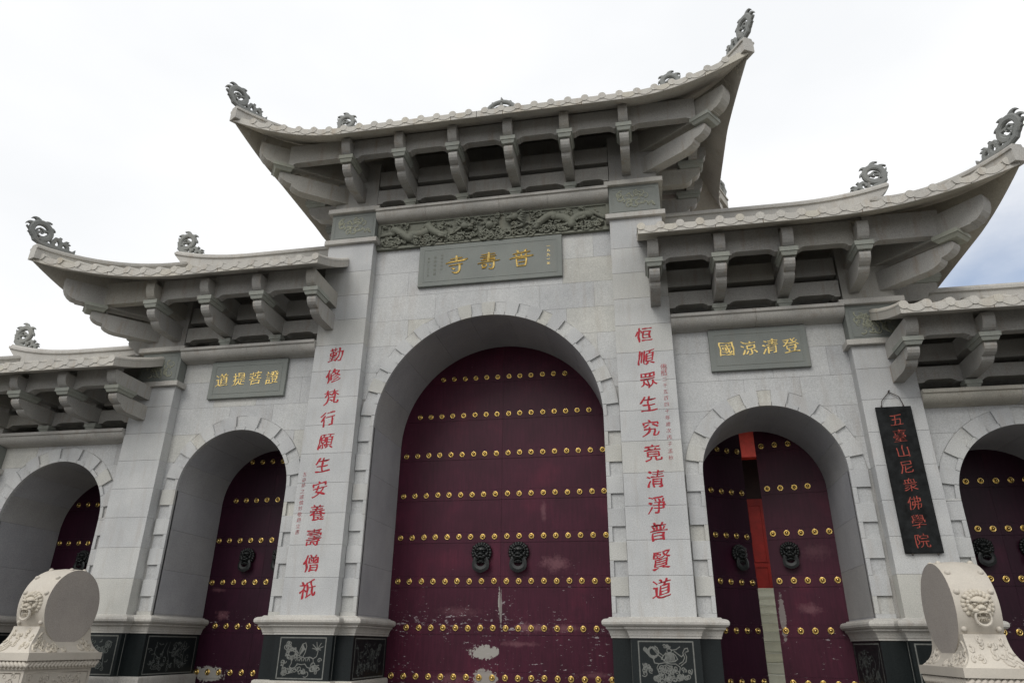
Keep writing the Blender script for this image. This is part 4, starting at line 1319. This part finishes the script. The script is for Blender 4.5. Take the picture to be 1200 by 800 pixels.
# ------------------------------------------------------------------ lion masks (door knockers and drum stones)
def lion_mask(ring=True, detail=1.0):
    """about 0.40 wide, 0.5 high with its ring, facing -y, head centre at the origin"""
    m = MB()
    m.ball((0, 0.0, 0.02), (0.165, 0.075, 0.165), 16, 10)               # plate of the mane
    for k in range(15):                                                # curls round the face
        a = radians(-38 + 256*k/14)
        m.ball((0.158*cos(a), -0.015, 0.03+0.155*sin(a)), (0.034, 0.034, 0.034), 8, 5)
    for k in range(11):
        a = radians(-10 + 200*k/10)
        m.ball((0.115*cos(a), -0.05, 0.045+0.112*sin(a)), (0.028, 0.028, 0.028), 7, 5)
    m.ball((0, -0.045, 0.055), (0.105, 0.060, 0.080), 14, 9)            # skull
    m.ball((0, -0.075, -0.005), (0.062, 0.065, 0.050), 12, 8)           # muzzle
    m.ball((0, -0.128, -0.002), (0.040, 0.022, 0.022), 10, 6)           # nose
    for s in (-1, 1):
        m.ball((s*0.056, -0.098, 0.040), (0.026, 0.022, 0.020), 8, 6)   # eyes
        m.tube([(s*0.012, -0.108, 0.052), (s*0.045, -0.122, 0.074), (s*0.085, -0.100, 0.078), (s*0.115, -0.060, 0.058)], [0.018, 0.022, 0.018, 0.008], 7)
        m.ball((s*0.030, -0.128, -0.010), (0.020, 0.018, 0.015), 8, 6)  # nostrils
        m.ball((s*0.060, -0.098, -0.038), (0.044, 0.040, 0.030), 9, 6)  # jowls
        m.ball((s*0.098, -0.060, -0.005), (0.034, 0.034, 0.040), 8, 6)
        m.ball((s*0.128, -0.035, 0.125), (0.042, 0.028, 0.030), 8, 5)   # ears
        m.tube([(s*0.034, -0.105, -0.060), (s*0.036, -0.112, -0.100)], [0.013, 0.004], 5)  # fangs
    m.tube([(-0.095, -0.070, -0.060), (-0.05, -0.115, -0.062), (0, -0.128, -0.052), (0.05, -0.115, -0.062), (0.095, -0.070, -0.060)], 0.015, 6)
    m.ball((0, -0.055, -0.120), (0.070, 0.040, 0.024), 9, 6)            # lower jaw
    for k in range(6):
        m.tube([((k-2.5)*0.026, -0.07, -0.128), ((k-2.5)*0.030, -0.065, -0.165)], [0.014, 0.004], 5)
    return m

def ring_mb(rx, rz, w, cz, y=-0.055):
    """flat hanging ring, thicker at the bottom with a scalloped rim"""
    rows = []
    n = 28
    for i in range(n+1):
        a = 2*pi*i/n
        k = 1 + 0.75*max(0, -sin(a))
        sc_ = 1 + 0.035*cos(8*a)
        ri, ro = 1.0, 1.0 + w*k*sc_
        c, s_ = cos(a), sin(a)
        rows.append([(rx*c*ri, y-0.012, cz+rz*s_*ri), (rx*c*(ri+ro)/2, y-0.020, cz+rz*s_*(ri+ro)/2), (rx*c*ro, y-0.010, cz+rz*s_*ro), (rx*c*ro, y+0.014, cz+rz*s_*ro), (rx*c*ri, y+0.014, cz+rz*s_*ri), (rx*c*ri, y-0.012, cz+rz*s_*ri)])
    return MB().grid(rows, False, True)

ME_MASK = lion_mask().mesh("knocker", M_IRON)
ME_RING = ring_mb(0.080, 0.070, 0.85, -0.140, -0.072).mesh("ring", M_IRON)

# ------------------------------------------------------------------ doors
m = MB()
rows = []
for (r, y) in ((0.052, 0.0), (0.052, -0.010), (0.045, -0.015), (0.036, -0.010), (0.031, -0.003), (0.028, -0.016), (0.026, -0.034), (0.018, -0.046), (0.007, -0.052), (0.0005, -0.053)):
    rows.append([(r*cos(2*pi*k/12), y, r*sin(2*pi*k/12)) for k in range(13)])
m.grid(rows, True, True)
ME_STUD = m.mesh("stud", M_BRASS)
STUD_Z = [1.03, 1.79, 2.55, 3.31, 4.07, 4.83, 5.60, 6.36]

def door_leaf(c, r, zs, side, label, group, mat, open_deg=0.0):
    """side -1 left leaf (hinge at c-r), +1 right leaf; built in the leaf's own axes: hinge at 0, x towards the middle"""
    hx = c + side*(r + 0.026)
    d = thing("door_leaf", label, "door", (hx, YD, ZF), 0.0, group)
    sg = -side
    lw = r + 0.0245
    TH = 0.075
    def zt(xl):                       # xl distance from the hinge
        dd = r + 0.026 - xl
        return zs + sqrt(max(0, (r+0.028)**2 - dd*dd)) - ZF
    if open_deg > 5:
        zt = lambda xl: zs + r + 0.46 - ZF
    def strip(za, zb, y0, y1):
        lo = []; n = 60
        pts = []
        for i in range(n+1):
            x = 0.004 + (lw-0.004)*i/n
            top = min(zb, zt(x))
            if top > za + 0.01: pts.append((x, top))
        if len(pts) < 2: return None
        up_ = [pts[0]] + [p for a, p, b in zip(pts[:-2], pts[1:-1], pts[2:]) if abs(a[1]-2*p[1]+b[1]) > 1e-6] + [pts[-1]]
        poly = [(sg*x, z) for x, z in ([(pts[0][0], za), (pts[-1][0], za)] + up_[::-1])]
        return MB().prism(poly, y0, y1, 'y')
    zcur = 0.07
    top = zs + r + (0.45 if open_deg > 5 else 0.026) - ZF
    q = strip(0.07, top+0.02, 0.031, TH)
    link("door_backing", q.mesh("door_backing", mat), d)
    for z in STUD_Z:
        zl = z - ZF
        a, b = zl - 0.10, zl + 0.085
        if a > zcur:
            q = strip(zcur, a-0.003, 0.0, 0.03)
            if q: link("door_panel", q.mesh("door_panel", mat), d)
        if a < top:
            q = strip(a, b, -0.007, 0.03)
            if q: link("door_rail", q.mesh("door_rail", mat), d)
        zcur = b + 0.003
        if zcur > top: break
    if zcur < top:
        q = strip(zcur, top+0.01, 0.0, 0.03)
        if q: link("door_panel", q.mesh("door_panel", mat), d)
    kmax = 9 if r > 1.5 else 5
    for z in STUD_Z:
        for k in range(kmax):
            xm = 0.111 + 0.2205*k
            if z > zs:
                hw = sqrt(max(0, r*r - (z-zs)**2))
                if xm + 0.085 > hw: continue
            if abs(z-1.79) < 0.01 and k == kmax-1: continue
            link("stud", ME_STUD, d, (sg*(r+0.026-xm) + random.uniform(-.004, .004), -0.006, z-ZF+random.uniform(-.004, .004)), (0, random.uniform(0, .5), 0))
    # lion knocker
    km = link("knocker", ME_MASK, d, (sg*(r-0.309), -0.03, (3.00 if r > 1.5 else 2.99)-ZF), scale=((1, 1, 1) if r > 1.5 else (0.83, 0.9, 0.83)))
    link("ring", ME_RING, km)
    # worn strip along the meeting edge
    d.rotation_euler = (0, 0, radians(open_deg)*(-side))
    return d

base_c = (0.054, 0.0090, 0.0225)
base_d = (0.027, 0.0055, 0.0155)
def ZZ(z): return z - ZF
M_D1 = door_mat("left centre door paint", base_c, [(2.02, ZZ(2.22), 0.026, 0.20, 0.8, True), (1.78, ZZ(1.42), 0.30, 0.10, 0.85, True), (1.80, ZZ(1.02), 0.20, 0.13, 0.7, True), (1.2, ZZ(1.0), 0.35, 0.10, 0.5, False), (1.3, ZZ(2.05), 0.45, 0.10, 0.35, False)], 0.64)
M_D2 = door_mat("right centre door paint", base_c, [(-2.005, ZZ(2.1), 0.02, 0.3, 0.5, True), (-1.05, ZZ(2.85), 0.28, 0.16, 0.75, False), (-1.5, ZZ(1.80), 0.34, 0.09, 0.9, False), (-0.9, ZZ(1.80), 0.25, 0.08, 0.7, False), (-1.7, ZZ(1.55), 0.40, 0.05, 0.6, False), (-1.25, ZZ(3.75), 0.06, 0.25, 0.6, False), (-0.4, ZZ(1.1), 0.3, 0.06, 0.5, False)], 0.645)
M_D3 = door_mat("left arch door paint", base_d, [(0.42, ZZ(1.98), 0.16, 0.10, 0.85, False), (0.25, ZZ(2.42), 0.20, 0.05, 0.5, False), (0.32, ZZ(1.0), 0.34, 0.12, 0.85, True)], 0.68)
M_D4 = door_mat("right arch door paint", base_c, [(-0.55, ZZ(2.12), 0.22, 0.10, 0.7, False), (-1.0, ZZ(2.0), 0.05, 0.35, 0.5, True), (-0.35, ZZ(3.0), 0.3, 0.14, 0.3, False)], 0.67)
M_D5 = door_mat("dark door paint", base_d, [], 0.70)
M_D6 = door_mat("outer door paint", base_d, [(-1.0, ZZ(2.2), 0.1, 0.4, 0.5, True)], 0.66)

GD = "studded purple red door leaves of the gateway"
door_leaf(0, 2.0, 5.0, -1, "left leaf of the tall central double door, white patch low by the seam", GD, M_D1)
door_leaf(0, 2.0, 5.0, 1, "right leaf of the tall central double door, pale scuffs beside its knocker", GD, M_D2)
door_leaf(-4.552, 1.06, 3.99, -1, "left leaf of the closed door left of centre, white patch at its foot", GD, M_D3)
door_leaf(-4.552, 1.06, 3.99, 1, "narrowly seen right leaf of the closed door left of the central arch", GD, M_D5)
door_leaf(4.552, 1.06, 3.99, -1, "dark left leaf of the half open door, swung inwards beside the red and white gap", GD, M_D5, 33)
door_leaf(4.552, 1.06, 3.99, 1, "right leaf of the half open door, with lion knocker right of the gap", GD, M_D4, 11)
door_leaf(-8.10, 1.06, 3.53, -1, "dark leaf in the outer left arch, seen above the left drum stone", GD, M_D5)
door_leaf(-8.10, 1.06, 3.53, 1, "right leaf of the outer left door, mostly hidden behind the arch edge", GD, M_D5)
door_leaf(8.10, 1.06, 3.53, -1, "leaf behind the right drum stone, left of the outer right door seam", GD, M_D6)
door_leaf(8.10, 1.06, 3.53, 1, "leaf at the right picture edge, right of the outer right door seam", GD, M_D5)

# ------------------------------------------------------------------ hanging board
bx0, bx1, bz0, bz1 = 6.085, 6.575, 2.755, 4.87
hb = thing("hanging_board", "tall black board with eight orange red characters hung by a cord on the right pier", "sign board", ((bx0+bx1)/2, -0.005, bz0))
m = MB().bbox(bx0, bx1, -0.055, -0.012, bz0, bz1, 0.006)
m.box(bx0+0.03, bx1-0.03, -0.012, -0.001, bz0+0.05, bz0+0.09); m.box(bx0+0.03, bx1-0.03, -0.012, -0.001, bz1-0.09, bz1-0.05)
part("board", m, M_BOARD, hb)
for ch, z in zip("五臺山尼衆佛學院", [4.66, 4.42, 4.19, 3.95, 3.70, 3.44, 3.18, 2.92]):
    g = glyph(ch, 0.205, 0.003, -0.008, 0.7, ord(ch) % 13, 0.07)
    part("letter", place_glyph(g, 6.332, -0.0555, z), M_SIGNRED, hb)
m = MB()
nl = (6.325, -0.02, 5.11)
m.tube([(bx0+0.09, -0.035, bz1+0.01), (bx0+0.11, -0.03, bz1+0.10), (bx0+0.20, -0.025, bz1+0.20), nl], 0.0065, 6)
m.tube([nl, (bx0+0.36, -0.03, bz1+0.16), (bx1-0.10, -0.035, bz1+0.05), (bx1-0.095, -0.035, bz1+0.005)], 0.0065, 6)
part("cord", m, M_ROPE, hb)
for pth in ([(6.325, 0.03, 5.115), (6.325, -0.05, 5.125)], [(bx0+0.09, -0.035, bz1-0.002), (bx0+0.09, -0.035, bz1+0.03)], [(bx1-0.095, -0.035, bz1-0.002), (bx1-0.095, -0.035, bz1+0.03)],
            [(bx0+0.09, -0.035, bz0+0.002), (bx0+0.09, -0.035, bz0-0.03)], [(bx1-0.07, -0.035, bz0+0.002), (bx1-0.07, -0.035, bz0-0.03)]):
    part("nail", MB().tube(pth, 0.012, 6), M_ROPE, hb)


# ------------------------------------------------------------------ drum stones
def drum_stone(s, label):
    """carved drum on a pedestal; s = side of the gate. Built for +1 and mirrored in x for -1"""
    d = thing("drum_stone", label, "drum stone", (s*6.20, -1.17, 0.0), 0, "carved drum stones before the gate")
    x0, x1 = 5.975, 6.44
    cy, cz, R_ = -1.12, 1.985, 0.525
    xm = (x0+x1)/2
    def mir(m):
        if s < 0:
            m.v = [(-a, b, c) for a, b, c in m.v]
            m.f = [f[::-1] for f in m.f]
        return m
    # barrel with slightly swollen rim
    m = MB()
    rows = []
    ns = 48
    prof = [(0.0, -0.004), (0.02, -0.002), (0.06, 0.004), (0.5, 0.016), (0.94, 0.004), (0.98, -0.002), (1.0, -0.004)]
    for (u, dr) in prof:
        rows.append([(x0+(x1-x0)*u, cy+(R_+dr)*cos(2*pi*k/ns), cz+(R_+dr)*sin(2*pi*k/ns)) for k in range(ns+1)])
    m.grid(rows, True, False)
    part("drum", mir(m), M_DRUM, d)
    m = MB()
    for xx, fl in ((x0-0.0005, False), (x1+0.0005, True)):
        f = [(xx, cy+(R_-0.006)*cos(2*pi*k/ns), cz+(R_-0.006)*sin(2*pi*k/ns)) for k in range(ns)]
        m.add(f, [tuple(range(ns)) if fl else tuple(range(ns))[::-1]])
    part("drum_face", mir(m), M_DRUMF, d)
    # bosses in two rows along the rim
    for k, a in enumerate([150, 122, 94, 66]):
        for xx in (x0+0.055, x1-0.055):
            if True:
                q = radians(a + 12)
                part("boss", mir(MB().ball((xx, cy+(R_+0.004)*cos(q), cz+(R_+0.002)*sin(q)), 0.034, 10, 6)), M_DRUM, d)
    for xx in (x0+0.055, x1-0.055):
        q = radians(206)
        part("boss", mir(MB().ball((xx, cy+(R_+0.004)*cos(q), cz+(R_+0.004)*sin(q)), 0.032, 10, 6)), M_DRUM, d)
    # lion mask on the rim towards the street
    q = radians(183)
    m = lion_mask()
    m.v = [(a*0.92, b*0.95, c*0.92) for a, b, c in m.v]
    M = Matrix.Translation((xm, cy+(R_-0.01)*cos(q), cz+(R_-0.01)*sin(q)+0.02)) @ Matrix.Rotation(radians(2), 4, 'X')
    k = part("lion_mask", mir(m.tf(M)), M_DRUM, d)
    rg = ring_mb(0.075, 0.075, 0.28, -0.115, -0.105)
    rg.v = [(a*0.92, b*0.95, c*0.92) for a, b, c in rg.v]
    part("mask_ring", mir(rg.tf(M)), M_DRUM, k)
    # flaring pedestal: concave sides down to the slab
    m = MB()
    lv = []
    for t in range(9):
        u = t/8
        e = (1-u)**1.7; ex = (1-u)**4
        z = 1.36 + 0.34*u
        lv.append((5.865 + 0.125*(1-ex), 6.53 - 0.105*(1-ex), -1.84 + 0.21*(1-e), -0.50 - 0.13*(1-e), z))
    rows = [[(a, c, z), (b, c, z), (b, dd, z), (a, dd, z), (a, c, z)] for (a, b, c, dd, z) in lv]
    m.grid(rows, False, False)
    m.add([rows[-1][k] for k in range(4)], [(0, 1, 2, 3)])
    ped = part("pedestal", mir(m), M_DRUM, d)
    # carved scrolls on the flare
    m = MB()
    rnd = random.Random(4)
    def on_flare(side, t, u):
        """side 0 front, 1 inner face; t along 0..1, u height 0..1"""
        a, b, c, dd, z = lv[min(8, max(0, int(u*8)))]
        if side == 0: return (a+(b-a)*t, c-0.004, z)
        return (a-0.004, c+(dd-c)*t, z)
    for side, n in ((0, 17), (1, 80)):
        for k in range(n):
            t0, u0 = rnd.uniform(0.07, 0.93), rnd.uniform(0.12, 0.85)
            a0 = rnd.uniform(0, 6.28); sg = rnd.choice((-1, 1)); rr = rnd.uniform(0.04, 0.07)
            pts = []
            for q_ in range(8):
                dt = rr*(1-q_/9)*cos(a0+sg*q_*0.8); du = rr*(1-q_/9)*sin(a0+sg*q_*0.8)
                L_ = 0.67 if side == 0 else 1.34
                uu = min(0.97, max(0.03, u0+du/0.34)); tt = min(0.98, max(0.02, t0+dt/L_))
                i0 = min(7, int(uu*8)); fr_ = uu*8-i0
                A_, B_ = lv[i0], lv[i0+1]
                a, b, c, dd, z = [p+(q2-p)*fr_ for p, q2 in zip(A_, B_)]
                pts.append((a+(b-a)*tt, c, z) if side == 0 else (a, c+(dd-c)*tt, z))
            if side == 1 and min(hypot(p_[1]-cy, p_[2]-cz) for p_ in pts) < R_+0.02: continue
            m.tube(pts, [0.019*(1-q_/10) for q_ in range(8)], 6)
    o = part("scroll_carving", mir(m), M_DRUM, ped)
    o['kind'] = 'stuff'
    m = MB().box(5.83, 6.56, -1.87, -0.47, 1.262, 1.36)
    part("slab", mir(m), M_DRUM, d)
    # rope moulding under the slab
    m = MB()
    m.box(5.87, 6.52, -1.83, -0.51, 1.15, 1.262)
    for (ax, L0, L1, fx) in (('x', 5.85, 6.54, -1.835), ('y', -1.85, -0.49, 5.865)):
        n = int((L1-L0)/0.062)
        for k in range(n):
            t = L0 + (L1-L0)*(k+0.5)/n
            if ax == 'x': m.tube([(t-0.035, fx, 1.175), (t+0.035, fx, 1.240)], [0.027, 0.027], 8)
            else: m.tube([(fx, t-0.035, 1.175), (fx, t+0.035, 1.240)], [0.027, 0.027], 8)
    part("rope_moulding", mir(m), M_DRUM, d)
    m = MB().box(5.905, 6.485, -1.795, -0.545, 0.55, 1.15)
    base = part("base", mir(m), M_DRUM, d)
    m = MB()
    for (side, t0, t1, z0, z1) in ((0, 5.95, 6.44, 0.72, 1.10), (1, -1.74, -0.60, 0.72, 1.10)):
        for k in range(60 if side else 26):
            cx = rnd.uniform(t0+0.04, t1-0.04); z_ = rnd.uniform(z0+0.03, z1-0.03); rr = rnd.uniform(0.02, 0.05)
            a0 = rnd.uniform(0, 6.28); sg = rnd.choice((-1, 1))
            pts = [(cx+rr*(1-q_/9)*cos(a0+sg*q_*0.8), z_+rr*(1-q_/9)*sin(a0+sg*q_*0.8)) for q_ in range(8)]
            pts = [(u, -1.795, v) if side == 0 else (5.905, u, v) for u, v in pts]
            m.tube(pts, [0.012*(1-q_/10) for q_ in range(8)], 6)
        fr_ = [(t0, z0), (t1, z0), (t1, z1), (t0, z1), (t0, z0)]
        m.tube([(u, -1.795, v) if side == 0 else (5.905, u, v) for u, v in fr_], 0.008, 6)
    o = part("relief_carving", mir(m), M_DRUM, base)
    o['kind'] = 'stuff'
    m = MB().box(5.83, 6.56, -1.87, -0.47, 0.30, 0.55).box(5.74, 6.65, -1.96, -0.38, 0.0, 0.30)
    part("foot", mir(m), M_DRUM, d)
    return d
drum_stone(-1, "pale carved stone drum at lower left, its plain round face turned right")
drum_stone(1, "pale carved stone drum at lower right, its plain round face turned left")

# ------------------------------------------------------------------ ground, podium, inner stairs and hall
def structure(name, mb, mat):
    o = part(name, mb, mat)
    o['kind'] = 'structure'
    return o
structure("ground", MB().add([(-1500, -1500, 0), (1500, -1500, 0), (1500, 1500, 0), (-1500, 1500, 0)], [(0, 1, 2, 3)]), M_GROUND)
pod = structure("podium", MB().box(-12, 12, -0.36, 9.4, -0.2, ZF-0.03), M_CORE)
rnd = random.Random(2)
for iy in range(8):
    y0 = -0.36 + iy*1.2
    xs_ = [-12 + 1.2*k + (0.6 if iy % 2 else 0) for k in range(20)]
    for x in xs_:
        if x+1.2 > 12.01: continue
        if iy > 1 and abs(x) > 6.6: continue
        part("paving_slab", MB().box(x+0.003, x+1.197, y0+0.003, y0+1.197, ZF-0.06, ZF), M_PAVE, pod)
for k in range(3):
    st = structure("front_step", MB().box(-5.2, 5.2, -0.36-0.34*(3-k), -0.361-0.34*(2-k), 0.0, 0.137*(k+1)), M_PAVE)
# marble stairs seen through the half open door
stair = thing("stone_stairs", "pale greenish marble stairs seen through the gap of the half open door", "stairs", (5.0, 3.0, ZF))
for k in range(12):
    z0 = ZF + 0.183*k
    part("step", MB().bbox(1.4, 8.6, 3.0+0.28*k, 6.4, z0+0.002, z0+0.178, 0.006), M_STEP, stair)
    part("step_edge", MB().box(1.4, 8.6, 3.0+0.28*k-0.012, 3.0+0.28*k-0.001, z0+0.150, z0+0.176), M_STEP, stair)
hall = thing("red_hall", "red painted timber hall behind the gate, seen through the half open door", "building", (5.3, 9.0, 0.0))
part("platform", MB().box(-2, 12, 6.402, 14, 0.0, 2.74), M_PAVE, hall)
part("hall_wall", MB().box(-1, 11, 9.2, 9.4, 2.742, 9.0), M_HALLDARK, hall)
for k in range(12):
    x = -0.78 + 1.0*k
    d_ = part("hall_door", MB().box(x+0.01, x+0.97, 9.10, 9.16, 2.745, 5.25), M_HALLRED, hall)
    mm = MB()
    for (a, b, c, e) in ((0.10, 0.44, 2.9, 3.5), (0.54, 0.88, 2.9, 3.5), (0.10, 0.44, 3.6, 5.1), (0.54, 0.88, 3.6, 5.1)):
        mm.box(x+a, x+a+0.03, 9.08, 9.099, c, e); mm.box(x+b-0.03, x+b, 9.08, 9.099, c, e)
        mm.box(x+a+0.03, x+b-0.03, 9.08, 9.099, c, c+0.03); mm.box(x+a+0.03, x+b-0.03, 9.08, 9.099, e-0.03, e)
    part("door_moulding", mm, M_HALLRED, d_)
part("hall_beam", MB().box(-1.5, 11.5, 7.9, 8.2, 6.12, 6.95), M_HALLBEAM, hall)
for x in (-1.2, 2.0, 7.4, 10.6): part("hall_column", MB().tube([(x, 8.05, 2.74), (x, 8.05, 6.12)], 0.2, 16), M_HALLBEAM, hall)
m = MB()
m.prism([(7.2, 6.96), (14.2, 6.96), (10.7, 9.8)], -2.2, 12.2, 'x')
part("hall_roof", m, M_HALLDARK, hall)
